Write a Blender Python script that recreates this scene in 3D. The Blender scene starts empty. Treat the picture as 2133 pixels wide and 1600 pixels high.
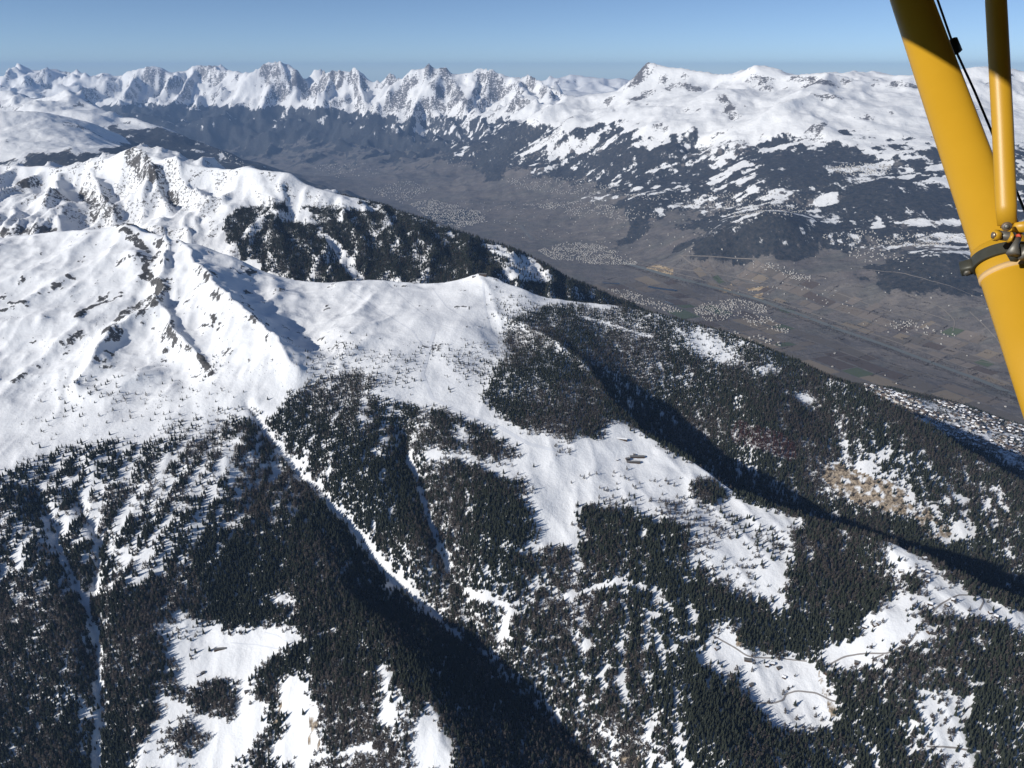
import bpy, bmesh, math, random
import numpy as np
random.seed(7)
np.random.seed(7)
R = math.radians
sc = bpy.context.scene
col = sc.collection

# ------------------------------------------------------------------ camera, sky, sun, exposure
F, CU, CV, PITCH = 1660.0, 1066.5, 800.0, R(21.4)
cam_data = bpy.data.cameras.new('camera')
cam_data.sensor_width = 36.0
cam_data.lens = 36.0 * F / 2133.0
cam_data.clip_start = 0.05
cam_data.clip_end = 300000.0
cam = bpy.data.objects.new('camera', cam_data)
col.objects.link(cam)
cam.location = (0, 0, 0)
cam.rotation_euler = (R(90) - PITCH, 0, 0)
sc.camera = cam

SUN_EL = R(25.0)
SHX, SHY = 0.88, 0.47                      # horizontal direction in which shadows fall
_n = math.hypot(SHX, SHY); SHX /= _n; SHY /= _n
world = bpy.data.worlds.new('World')
sc.world = world
world.use_nodes = True
wn = world.node_tree.nodes
sky = wn.new('ShaderNodeTexSky')
sky.sky_type = 'NISHITA'
sky.sun_disc = False
sky.sun_elevation = SUN_EL
sky.sun_rotation = math.atan2(-SHX, -SHY)
sky.altitude = 3000.0
sky.air_density = 0.62
sky.dust_density = 0.0
sky.ozone_density = 2.6
wn['Background'].inputs['Strength'].default_value = 0.10
world.node_tree.links.new(sky.outputs[0], wn['Background'].inputs['Color'])

sun_data = bpy.data.lights.new('sun', 'SUN')
sun_data.energy = 5.0
sun_data.angle = R(0.5)
sun_data.color = (1.0, 0.965, 0.90)
sun = bpy.data.objects.new('sun', sun_data)
col.objects.link(sun)
sun.rotation_euler = (R(90) - SUN_EL, 0, math.atan2(SHX, -SHY) + math.pi)
from mathutils import Vector, Matrix
_d = Vector((SHX * math.cos(SUN_EL), SHY * math.cos(SUN_EL), -math.sin(SUN_EL)))
sun.rotation_euler = _d.to_track_quat('-Z', 'Y').to_euler()

vs = sc.view_settings
vs.view_transform = 'Standard'
vs.look = 'None'
vs.exposure = 0.0
vs.gamma = 1.0
vs.use_curve_mapping = False
sc.cycles.max_bounces = 5
sc.cycles.diffuse_bounces = 2
sc.cycles.volume_bounces = 0
sc.cycles.use_denoising = True

# ------------------------------------------------------------------ helpers
SP, CP = math.sin(PITCH), math.cos(PITCH)
def ray(u, v):
    dx, dy = (u - CU) / F, (CV - v) / F
    return dx, CP + dy * SP, -SP + dy * CP
def at(u, v, Y):
    """a point of the land seen at (u, v), Y metres ahead"""
    a, b, c = ray(u, v)
    return (a * Y / b, Y, c * Y / b)
def at_z(u, v, Z):
    a, b, c = ray(u, v)
    t = Z / c
    return (a * t, b * t, Z)

def _hash(ix, iy, seed):
    h = (ix.astype(np.int64) * 374761393 + iy.astype(np.int64) * 668265263 + seed * 974711) & 0xffffffff
    h = ((h ^ (h >> 13)) * 1274126177) & 0xffffffff
    h = h ^ (h >> 16)
    return h
def pnoise(x, y, seed=0):
    x = np.asarray(x, dtype=np.float64); y = np.asarray(y, dtype=np.float64)
    xi = np.floor(x); yi = np.floor(y)
    xf = x - xi; yf = y - yi
    def g(ox, oy):
        a = _hash(xi + ox, yi + oy, seed) * (2 * math.pi / 4294967296.0)
        return np.cos(a) * (xf - ox) + np.sin(a) * (yf - oy)
    sx = xf * xf * xf * (xf * (xf * 6 - 15) + 10)
    sy = yf * yf * yf * (yf * (yf * 6 - 15) + 10)
    a, b, c, d = g(0, 0), g(1, 0), g(0, 1), g(1, 1)
    return ((a + (b - a) * sx) * (1 - sy) + (c + (d - c) * sx) * sy) * 1.5
def fbm(x, y, lam, octs, seed=0, gain=0.5):
    r = 0.0; amp = 1.0
    for k in range(octs):
        r = r + amp * pnoise(x / lam + 13.7 * k, y / lam - 7.3 * k, seed + k)
        lam *= 0.5; amp *= gain
    return r
def ridged(x, y, lam, octs, seed=0, gain=0.5):
    r = 0.0; amp = 1.0; w = 1.0
    for k in range(octs):
        n = 1.0 - np.abs(pnoise(x / lam + 5.1 * k, y / lam + 9.2 * k, seed + k)) * 1.6
        n = np.clip(n, 0, 1) ** 2
        r = r + amp * n * w
        w = np.clip(n * 1.6, 0, 1)
        lam *= 0.5; amp *= gain
    return r
def sstep(x, a, b):
    t = np.clip((x - a) / (b - a), 0, 1)
    return t * t * (3 - 2 * t)

class Line:
    """a crest or a gully: 3-D polyline; nearest() gives distance, arc length, side"""
    def __init__(self, pts):
        self.p = np.array(pts, dtype=np.float64)
    def nearest(self, x, y):
        p = self.p
        best = np.full(np.shape(x), 1e18); s_ = np.zeros(np.shape(x)); sd = np.zeros(np.shape(x))
        acc = 0.0
        for a, b in zip(p[:-1], p[1:]):
            dx, dy = b[0] - a[0], b[1] - a[1]
            L = math.hypot(dx, dy)
            if L < 1e-6: continue
            t = np.clip(((x - a[0]) * dx + (y - a[1]) * dy) / (L * L), 0, 1)
            ex, ey = x - (a[0] + t * dx), y - (a[1] + t * dy)
            d2 = ex * ex + ey * ey
            m = d2 < best
            best = np.where(m, d2, best); s_ = np.where(m, acc + t * L, s_)
            sd = np.where(m, np.sign(dx * ey - dy * ex), sd)
            acc += L
        return np.sqrt(best), s_, sd
    def dense(self, step):
        out = []
        for a, b in zip(self.p[:-1], self.p[1:]):
            n = max(1, int(np.linalg.norm(b[:2] - a[:2]) / step))
            for k in range(n): out.append(a + (b - a) * k / n)
        out.append(self.p[-1])
        return out

def catmull(c, m):
    """upsample rows of c to m rows"""
    n = c.shape[0]
    t = np.linspace(0, n - 1, m)
    i = np.clip(np.floor(t).astype(int), 0, n - 2); f = (t - i)[:, None]
    g = lambda k: c[np.clip(i + k, 0, n - 1)]
    p0, p1, p2, p3 = g(-1), g(0), g(1), g(2)
    return 0.5 * ((2 * p1) + (-p0 + p2) * f + (2 * p0 - 5 * p1 + 4 * p2 - p3) * f * f + (-p0 + 3 * p1 - 3 * p2 + p3) * f ** 3)

class Body:
    """a piece of terrain: heights interpolated between surveyed points, plus crests, gullies and roughness"""
    def __init__(self, ys, a, b, ncol, ctrl, detail, c, coarse=5):
        self.ys = np.array(ys); self.a, self.b, self.nc = a, b, ncol
        self.detail = detail
        self._t = np.geomspace(self.ys[0], self.ys[-1], 2600)
        keep = []
        for p in ctrl:                                     # two readings of one spot: keep the first
            if all((p[0] - q[0]) ** 2 + (p[1] - q[1]) ** 2 > (0.5 * c) ** 2 for q in keep): keep.append(p)
        P = np.array(keep, dtype=np.float64)
        tgt = P[:, 2] - detail(P[:, 0], P[:, 1])
        S = 1000.0
        X = P[:, :2] / S; cc = c / S
        D = np.sqrt(((X[:, None, :] - X[None, :, :]) ** 2).sum(-1) + cc * cc)
        n = len(P)
        A = np.zeros((n + 3, n + 3)); A[:n, :n] = D - np.eye(n) * 1e-3
        A[:n, n] = A[n, :n] = 1; A[:n, n + 1:] = X; A[n + 1:, :n] = X.T
        w = np.linalg.lstsq(A, np.concatenate([tgt, np.zeros(3)]), rcond=None)[0]
        nr = len(self.ys)
        cr, ck = max(4, nr // coarse), max(4, ncol // coarse)
        yy = np.interp(np.linspace(0, nr - 1, cr), np.arange(nr), self.ys)
        ss = np.linspace(-1, 1, ck)
        Yc, Sc = np.meshgrid(yy, ss, indexing='ij')
        Xc = Sc * (a + b * Yc)
        q = np.stack([Xc.ravel(), Yc.ravel()], 1) / S
        z = np.zeros(len(q))
        for k in range(0, len(q), 4000):
            d = np.sqrt(((q[k:k + 4000, None, :] - X[None]) ** 2).sum(-1) + cc * cc)
            z[k:k + 4000] = d @ w[:n] + w[n] + q[k:k + 4000] @ w[n + 1:]
        z = z.reshape(cr, ck)
        z = catmull(catmull(z, nr).T, ncol).T
        self.Y, self.S = np.meshgrid(self.ys, np.linspace(-1, 1, ncol), indexing='ij')
        self.X = self.S * (a + b * self.Y)
        self.base = z
        self.Z = z + detail(self.X, self.Y)
    def h(self, x, y, arr=None):
        arr = self.Z if arr is None else arr
        x = np.asarray(x, float); y = np.asarray(y, float)
        r = np.interp(y, self.ys, np.arange(len(self.ys)))
        s = (x / (self.a + self.b * y) + 1) * 0.5 * (self.nc - 1)
        r = np.clip(r, 0, len(self.ys) - 1.001); s = np.clip(s, 0, self.nc - 1.001)
        i = r.astype(int); j = s.astype(int); fr = r - i; fs = s - j
        return (arr[i, j] * (1 - fr) * (1 - fs) + arr[i + 1, j] * fr * (1 - fs)
                + arr[i, j + 1] * (1 - fr) * fs + arr[i + 1, j + 1] * fr * fs)
    def hit(self, u, v):
        """where on this land lies what the photograph shows at (u, v)"""
        a, b, c = ray(u, v)
        t = self._t
        z = self.h(a * t / b, t) - c * t / b
        k = np.argmax(z > 0)
        if z[k] <= 0: k = int(np.argmax(z))
        Y = t[k]
        return (a * Y / b, Y)
    def slope(self):
        gy = np.gradient(self.Z, axis=0) / np.gradient(self.Y, axis=0)
        gx = np.gradient(self.Z, axis=1) / np.gradient(self.X, axis=1)
        return gx, gy
    def mesh(self, name, mat, cov):
        nr, nc = self.Z.shape
        me = bpy.data.meshes.new(name)
        co = np.stack([self.X, self.Y, self.Z], -1).reshape(-1, 3).astype(np.float32)
        idx = np.arange(nr * nc).reshape(nr, nc)
        q = np.stack([idx[:-1, :-1], idx[:-1, 1:], idx[1:, 1:], idx[1:, :-1]], -1).reshape(-1, 4)
        me.vertices.add(len(co)); me.vertices.foreach_set('co', co.ravel())
        me.loops.add(q.size); me.loops.foreach_set('vertex_index', q.ravel().astype(np.int32))
        me.polygons.add(len(q))
        me.polygons.foreach_set('loop_start', np.arange(0, q.size, 4, dtype=np.int32))
        me.polygons.foreach_set('use_smooth', np.ones(len(q), dtype=bool))
        at_ = me.attributes.new('cover', 'FLOAT_COLOR', 'POINT')
        at_.data.foreach_set('color', cov.reshape(-1, 4).astype(np.float32).ravel())
        me.materials.append(mat)
        me.update(calc_edges=True)
        o = bpy.data.objects.new(name, me)
        col.objects.link(o)
        o['kind'] = 'structure'
        return o

def poly_mask(body, uv, soft=0.0, warp=0.0, sub=24):
    """region outlined on the photograph, laid on the land; 0..1 over the land's grid"""
    pts = []
    n = len(uv)
    for k in range(n):
        (u0, v0), (u1, v1) = uv[k], uv[(k + 1) % n]
        m = max(1, int(math.hypot(u1 - u0, v1 - v0) / sub))
        for j in range(m):
            pts.append(body.hit(u0 + (u1 - u0) * j / m, v0 + (v1 - v0) * j / m))
    P = np.array(pts)
    x, y = body.X, body.Y
    pad = 60 + warp
    sel = (x > P[:, 0].min() - pad) & (x < P[:, 0].max() + pad) & (y > P[:, 1].min() - pad) & (y < P[:, 1].max() + pad)
    out = np.zeros(x.shape)
    xs, ys = x[sel], y[sel]
    if warp:
        xs = xs + warp * fbm(xs, ys, warp * 3, 3, 91); ys = ys + warp * fbm(xs, ys, warp * 3, 3, 57)
    inside = np.zeros(xs.shape, bool)
    for (x0, y0), (x1, y1) in zip(P, np.roll(P, -1, 0)):
        if y0 == y1: continue
        c = ((y0 > ys) != (y1 > ys)) & (xs < (x1 - x0) * (ys - y0) / (y1 - y0) + x0)
        inside ^= c
    out[sel] = inside
    return out
def strip_mask(body, uv, width, rag=0.0):
    L = Line([(*body.hit(u, v), 0) for u, v in densify(uv, 12)])
    d, _, _ = L.nearest(body.X, body.Y)
    if rag: d = d + rag * fbm(body.X, body.Y, 45, 3, 87)
    return 1 - sstep(d, width * 0.6, width * 1.3)
def blur(a, r, n=2):
    for _ in range(n):
        for ax in (0, 1):
            p = np.concatenate([np.repeat(np.take(a, [0], ax), r + 1, ax), a, np.repeat(np.take(a, [-1], ax), r, ax)], ax)
            c = np.cumsum(p, ax)
            m_ = a.shape[ax]
            a = (np.take(c, np.arange(2 * r + 1, 2 * r + 1 + m_), ax) - np.take(c, np.arange(0, m_), ax)) / (2 * r + 1)
    return a
def densify(uv, step):
    out = []
    for (u0, v0), (u1, v1) in zip(uv[:-1], uv[1:]):
        m = max(1, int(math.hypot(u1 - u0, v1 - v0) / step))
        for j in range(m): out.append((u0 + (u1 - u0) * j / m, v0 + (v1 - v0) * j / m))
    out.append(uv[-1])
    return out

# ------------------------------------------------------------------ materials
def mat(name):
    m = bpy.data.materials.new(name); m.use_nodes = True
    nt = m.node_tree
    b = nt.nodes['Principled BSDF']
    b.inputs['Specular IOR Level'].default_value = 0.25
    return m, nt, b
def noise_node(nt, scale, detail=6, rough=0.6, vec=None):
    n = nt.nodes.new('ShaderNodeTexNoise'); n.noise_dimensions = '3D'
    n.inputs['Scale'].default_value = scale; n.inputs['Detail'].default_value = detail
    n.inputs['Roughness'].default_value = rough
    if vec is not None: nt.links.new(vec, n.inputs['Vector'])
    return n.outputs['Fac']
def math_node(nt, op, a, b=None, c=None, clamp=False):
    n = nt.nodes.new('ShaderNodeMath'); n.operation = op; n.use_clamp = clamp
    for i, v in enumerate((a, b, c)):
        if v is None: continue
        if isinstance(v, (int, float)): n.inputs[i].default_value = v
        else: nt.links.new(v, n.inputs[i])
    return n.outputs[0]
def ramp(nt, fac, stops):
    n = nt.nodes.new('ShaderNodeValToRGB'); el = n.color_ramp.elements
    while len(el) > 1: el.remove(el[-1])
    el[0].position = stops[0][0]; el[0].color = (*stops[0][1], 1)
    for p, c in stops[1:]:
        e = el.new(p); e.color = (*c, 1)
    nt.links.new(fac, n.inputs[0])
    return n.outputs[0]
def mixc(nt, fac, a, b):
    n = nt.nodes.new('ShaderNodeMix'); n.data_type = 'RGBA'
    if isinstance(fac, (int, float)): n.inputs[0].default_value = fac
    else: nt.links.new(fac, n.inputs[0])
    for i, v in ((6, a), (7, b)):
        if isinstance(v, tuple): n.inputs[i].default_value = (*v, 1)
        else: nt.links.new(v, n.inputs[i])
    return n.outputs[2]
def edge(nt, val, noise, amount, lo, hi):
    """a ragged edge: cover value pushed about by noise, then sharpened"""
    v = math_node(nt, 'ADD', val, math_node(nt, 'MULTIPLY', math_node(nt, 'SUBTRACT', noise, 0.5), amount))
    n = nt.nodes.new('ShaderNodeMapRange'); n.interpolation_type = 'SMOOTHSTEP'
    n.inputs[1].default_value = lo; n.inputs[2].default_value = hi
    nt.links.new(v, n.inputs[0])
    return n.outputs[0]

def land_material(name, unit, snow_c, ground, forest_c, rock_c, tan_c, bump_scale, bump_dist, lo=0.40, hi=0.60, edge_amt=0.9, rock_amt=1.6, streak=(1, 1, 1), snow_last=True):
    """cover: R snow, G wood or forest floor, B bare earth, A rock"""
    m, nt, b = mat(name)
    geo = nt.nodes.new('ShaderNodeNewGeometry'); pos = geo.outputs['Position']
    atn = nt.nodes.new('ShaderNodeAttribute'); atn.attribute_name = 'cover'
    sep = nt.nodes.new('ShaderNodeSeparateColor'); nt.links.new(atn.outputs['Color'], sep.inputs[0])
    mp = nt.nodes.new('ShaderNodeMapping'); mp.inputs['Scale'].default_value = streak; nt.links.new(pos, mp.inputs[0])
    n1 = noise_node(nt, 1.0 / unit, 10, 0.70, mp.outputs[0])
    n2 = noise_node(nt, 1.0 / (unit * 6), 6, 0.6, pos)
    n3 = noise_node(nt, 2.6 / unit, 8, 0.72, pos)
    g = ground(nt, pos, n1, n2)
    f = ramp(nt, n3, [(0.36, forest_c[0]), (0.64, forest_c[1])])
    s = mixc(nt, n2, snow_c[0], snow_c[1])
    c = g
    if not snow_last: c = mixc(nt, edge(nt, sep.outputs[0], n1, edge_amt, lo, hi), c, s)
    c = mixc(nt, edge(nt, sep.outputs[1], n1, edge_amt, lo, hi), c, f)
    t = ramp(nt, n3, [(0.36, tuple(v * 0.45 for v in tan_c[0])), (0.46, tan_c[0]), (0.56, tan_c[1]), (0.66, tuple(min(0.7, v * 1.25) for v in tan_c[1]))])
    c = mixc(nt, edge(nt, sep.outputs[2], n1, 0.7, lo, hi), c, t)
    r = ramp(nt, n3, [(0.35, rock_c[0]), (0.65, rock_c[1])])
    if snow_last: c = mixc(nt, edge(nt, sep.outputs[0], n1, edge_amt, lo, hi), c, s)
    c = mixc(nt, edge(nt, atn.outputs['Alpha'], n3, rock_amt, lo, hi), c, r)
    nt.links.new(c, b.inputs['Base Color'])
    b.inputs['Roughness'].default_value = 0.75
    bp = nt.nodes.new('ShaderNodeBump'); bp.inputs['Distance'].default_value = bump_dist
    bp.inputs['Strength'].default_value = 0.6
    nt.links.new(noise_node(nt, bump_scale, 6, 0.62, pos), bp.inputs['Height'])
    nt.links.new(bp.outputs[0], b.inputs['Normal'])
    return m

def valley_ground(nt, pos, n1, n2):
    base = ramp(nt, n2, [(0.25, (0.120, 0.106, 0.098)), (0.5, (0.175, 0.152, 0.134)), (0.72, (0.225, 0.192, 0.160))])
    def cells(size, stretch, turn, stops, rnd_):
        mp = nt.nodes.new('ShaderNodeMapping'); mp.inputs['Rotation'].default_value = (0, 0, R(turn)); mp.inputs['Scale'].default_value = (1.0, stretch, 0.0)
        nt.links.new(pos, mp.inputs[0])
        vo = nt.nodes.new('ShaderNodeTexVoronoi'); vo.distance = 'CHEBYCHEV'; vo.inputs['Scale'].default_value = 1.0 / size; vo.inputs['Randomness'].default_value = rnd_
        nt.links.new(mp.outputs[0], vo.inputs['Vector'])
        sp = nt.nodes.new('ShaderNodeSeparateColor'); nt.links.new(vo.outputs['Color'], sp.inputs[0])
        return ramp(nt, sp.outputs[0], stops)
    a = cells(430.0, 2.2, 38, [(0.0, (0.075, 0.072, 0.066)), (0.3, (0.175, 0.150, 0.125)), (0.55, (0.095, 0.110, 0.078)), (0.7, (0.135, 0.125, 0.112)), (0.88, (0.245, 0.205, 0.160)), (1.0, (0.15, 0.118, 0.105))], 0.75)
    b = cells(120.0, 2.8, 52, [(0.0, (0.075, 0.065, 0.058)), (0.4, (0.15, 0.125, 0.105)), (0.8, (0.20, 0.165, 0.135)), (1.0, (0.30, 0.26, 0.215))], 1.0)
    c = mixc(nt, 0.62, base, a)
    c = mixc(nt, 0.42, c, b)
    dark = nt.nodes.new('ShaderNodeMapRange'); dark.inputs[1].default_value = 0.45; dark.inputs[2].default_value = 0.72; nt.links.new(n1, dark.inputs[0])
    return mixc(nt, math_node(nt, 'MULTIPLY', dark.outputs[0], 0.65), mixc(nt, 0.35, c, (0.155, 0.150, 0.152)), (0.055, 0.053, 0.056))
def plain_ground(nt, pos, n1, n2):
    return mixc(nt, n1, (0.10, 0.082, 0.06), (0.17, 0.14, 0.10))

SNOW = ((0.80, 0.81, 0.83), (0.88, 0.88, 0.885))
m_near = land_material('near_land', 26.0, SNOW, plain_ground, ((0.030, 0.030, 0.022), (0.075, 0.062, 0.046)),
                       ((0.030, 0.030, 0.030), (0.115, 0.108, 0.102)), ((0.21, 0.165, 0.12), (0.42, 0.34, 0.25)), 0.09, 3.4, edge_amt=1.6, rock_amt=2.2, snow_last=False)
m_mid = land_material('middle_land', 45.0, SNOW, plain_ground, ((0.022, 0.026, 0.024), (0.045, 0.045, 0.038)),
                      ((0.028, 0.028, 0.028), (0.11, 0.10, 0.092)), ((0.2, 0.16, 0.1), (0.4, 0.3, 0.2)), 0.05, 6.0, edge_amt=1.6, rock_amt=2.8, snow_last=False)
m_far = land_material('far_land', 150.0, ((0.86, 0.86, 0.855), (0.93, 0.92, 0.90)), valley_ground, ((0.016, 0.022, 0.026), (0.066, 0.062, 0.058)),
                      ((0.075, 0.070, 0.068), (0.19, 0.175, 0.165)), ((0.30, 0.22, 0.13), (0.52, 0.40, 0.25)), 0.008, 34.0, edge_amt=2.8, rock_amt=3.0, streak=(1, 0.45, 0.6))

def simple(name, c0, c1, scale, rough=0.8, bump=0.0, spec=0.2, metal=0.0):
    m, nt, b = mat(name)
    tc = nt.nodes.new('ShaderNodeTexCoord')
    n = noise_node(nt, scale, 5, 0.6, tc.outputs['Object'])
    nt.links.new(mixc(nt, n, c0, c1), b.inputs['Base Color'])
    b.inputs['Roughness'].default_value = rough
    b.inputs['Specular IOR Level'].default_value = spec
    b.inputs['Metallic'].default_value = metal
    if bump:
        bp = nt.nodes.new('ShaderNodeBump'); bp.inputs['Distance'].default_value = bump
        bp.inputs['Strength'].default_value = 0.4
        nt.links.new(n, bp.inputs['Height']); nt.links.new(bp.outputs[0], b.inputs['Normal'])
    return m

# ------------------------------------------------------------------ near mountain
def lift(lst):
    out = []
    for e in lst:
        if e[0] == 'z': out.append(at_z(e[1], e[2], e[3]))
        elif e[0] == 'w': out.append(e[1:])
        elif len(e) == 4: x, y, _ = at(e[0], e[1], e[2]); out.append((x, y, e[3]))
        else: out.append(at(*e))
    return out

near_crest = [(-300, 480, 4200), (0, 495, 4100), (100, 486, 4050), (200, 478, 4000), (265, 468, 3950), (300, 484, 3880), (345, 490, 3820), (375, 500, 3800), (420, 512, 3780), (480, 535, 3750),
    (560, 570, 3720), (610, 583, 3700), (660, 589, 3690), (740, 586, 3660), (790, 583, 3650), (850, 589, 3640), (900, 590, 3640), (960, 583, 3620), (1000, 571, 3600),
    (1030, 579, 3580), (1060, 592, 3560), (1130, 618, 3520), (1200, 629, 3500), (1290, 638, 3480), (1400, 662, 3420), (1500, 690, 3360), (1600, 729, 3280),
    (1700, 774, 3180), (1800, 814, 3070), (1900, 867, 2960), (2000, 939, 2840), (2133, 1012, 2680), (2350, 1130, 2480)]
shoulder = [(1060, 660, 3270), (1150, 705, 3120), (1230, 775, 2930), (1290, 855, 2720), (1330, 896, 2620), (1400, 938, 2520), (1470, 980, 2420), (1560, 1040, 2310), (1700, 1090, 2180),
    (1850, 1130, 2080), (2000, 1200, 1970), (2133, 1262, 1880), (2350, 1360, 1750)]
gully_a = [(520, 850, 2690), (560, 910, 2570), (600, 960, 2475), (660, 1025, 2360), (720, 1090, 2260), (780, 1165, 2150), (830, 1225, 2075), (900, 1285, 1995), (1000, 1375, 1850), (1100, 1470, 1720), (1190, 1545, 1620), (1265, 1600, 1550), (1330, 1700, 1450)]
spur_a = [(470, 900, 2575), (545, 985, 2410), (620, 1085, 2215), (700, 1205, 2000), (780, 1305, 1810), (850, 1405, 1640), (930, 1565, 1465), (1000, 1720, 1340)]
gully_b = [(830, 900, 2570), (850, 955, 2470), (880, 1040, 2320), (905, 1110, 2210), (935, 1190, 2100), (960, 1250, 2010), (1010, 1330, 1900)]
gully_c = [(80, 1040, 2300), (100, 1090, 2200), (135, 1175, 2065), (180, 1262, 1950), (205, 1350, 1840), (206, 1450, 1735), (200, 1600, 1590), (200, 1750, 1450)]
gully_d = [(165, 1030, 2310), (185, 1080, 2225), (207, 1140, 2130), (202, 1230, 2000), (204, 1330, 1865)]
peak_rib1 = [(375, 500, 3800), (420, 560, 3480), (480, 620, 3230), (560, 690, 2990), (620, 760, 2820)]
peak_rib2 = [(345, 490, 3820), (340, 560, 3540), (330, 620, 3330), (360, 680, 3150), (410, 740, 2980)]
peak_rib3 = [(330, 620, 3330), (280, 650, 3250), (230, 690, 3130), (190, 740, 3000), (160, 800, 2840)]
ski_rib = [(1000, 571, 3600), (1020, 620, 3450), (1045, 690, 3200)]

near_ctrl = [
    (-300, 1600, 1580), (0, 1600, 1580), (300, 1600, 1560), (450, 1600, 1555), (600, 1600, 1520), (800, 1600, 1460), (1500, 1600, 1480), (1800, 1600, 1500), (2133, 1600, 1480), (2400, 1600, 1480),
    (-300, 1350, 1820), (0, 1350, 1820), (120, 1350, 1810), (300, 1350, 1825), (430, 1350, 1840), (600, 1340, 1810), (700, 1350, 1775), (620, 1450, 1655), (1120, 1350, 1830), (1250, 1380, 1780), (1350, 1500, 1620), (1500, 1350, 1800), (1650, 1370, 1780), (1700, 1480, 1640), (1900, 1300, 1800), (2133, 1400, 1680), (2400, 1400, 1700),
    (-300, 1150, 2080), (0, 1150, 2090), (300, 1150, 2080), (450, 1150, 2090), (870, 1130, 2130), (1000, 1150, 2090), (1100, 1150, 2080), (1250, 1200, 2010), (1400, 1150, 2060), (1550, 1150, 2070), (1700, 1150, 2065), (1800, 1200, 2000), (1500, 1250, 1920), (1350, 1270, 1900), (1100, 1250, 1960),
    (-300, 960, 2450), (0, 960, 2450), (200, 960, 2430), (430, 930, 2490), (500, 960, 2420), (700, 960, 2420), (760, 1040, 2290), (930, 960, 2420), (1010, 1040, 2260), (1150, 1000, 2350), (1300, 960, 2460), (1300, 1050, 2250), (1450, 1050, 2270), (1180, 1100, 2160),
    (-300, 800, 2900), (0, 800, 2900), (200, 820, 2790), (430, 820, 2750), (560, 830, 2720), (700, 840, 2680), (760, 800, 2760), (900, 810, 2760), (1000, 900, 2550), (1050, 800, 2790), (1150, 830, 2720), (1200, 860, 2660),
    (-300, 700, 3150), (0, 700, 3180), (100, 720, 3120), (250, 780, 2890), (480, 720, 3000), (700, 690, 3120), (820, 700, 3090), (920, 720, 3030), (980, 690, 3130), (1120, 760, 2930),
    (-300, 600, 3520), (0, 600, 3520), (120, 600, 3500), (220, 580, 3560), (540, 612, 3480), (640, 622, 3470), (600, 670, 3260), (650, 720, 3080), (760, 630, 3410), (880, 640, 3370), (960, 630, 3400), (1080, 630, 3400), (80, 540, 3780), (200, 530, 3780), (290, 530, 3680),
    # far wall of the gorge
    (1330, 866, 2960), (1400, 916, 2900), (1500, 968, 2800), (1600, 1024, 2690), (1700, 1068, 2620), (1850, 1108, 2520), (2000, 1174, 2400), (2133, 1232, 2310), (2350, 1330, 2160),
    (1250, 760, 3060), (1350, 760, 3140), (1350, 700, 3300), (1250, 690, 3300), (1500, 860, 2970), (1500, 770, 3160), (1600, 900, 2860), (1600, 810, 3060), (1700, 960, 2780), (1700, 870, 2980), (1900, 1010, 2690), (1900, 940, 2810), (1800, 930, 2830), (2060, 1085, 2560), (2060, 1030, 2660),
    (1300, 890, 2830), (1400, 972, 2720), (1500, 1030, 2600), (1600, 1090, 2490), (1700, 1130, 2400), (1850, 1170, 2290), (2000, 1238, 2170), (2133, 1300, 2080), (2350, 1400, 1950),
    # village shelf
    (1830, 822, 4350, -1790), (1950, 885, 4000, -1815), (2060, 930, 3750, -1840), (2133, 975, 3550), (2133, 890, 4250), (2000, 845, 4550), (1800, 803, 4750), (1900, 826, 4800), (2300, 1040, 3300), (2300, 940, 4100),
    (1700, 830, 4400), (1800, 870, 3700), (1950, 960, 3400), (2133, 1060, 3050), (2300, 1140, 2800),
    (1800, 940, 5600), (2000, 980, 5600), (2200, 1000, 5600), (1600, 800, 5000), (1950, 900, 5150), (2133, 950, 5050),
    # behind the crest
    (-300, 560, 4800), (100, 560, 4600), (300, 560, 4450), (560, 650, 4150), (800, 670, 4050), (1000, 660, 4000), (1200, 720, 3900), (1400, 770, 3800), (1600, 830, 3700),
    (-300, 700, 5400), (0, 660, 5300), (500, 710, 5000), (1000, 730, 4900), (1400, 760, 4900), (0, 800, 5600), (700, 850, 5600), (1300, 900, 5600),
    # below the frame
    (-200, 1900, 1280), (300, 1900, 1280), (800, 1900, 1290), (1300, 1900, 1340), (1700, 1900, 1240), (2300, 1900, 1220),
]
LN = {}
for nm in ('near_crest', 'shoulder', 'gully_a', 'gully_b', 'gully_c', 'gully_d', 'spur_a', 'peak_rib1', 'peak_rib2', 'peak_rib3', 'ski_rib'):
    LN[nm] = Line(lift(globals()[nm]))
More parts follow.
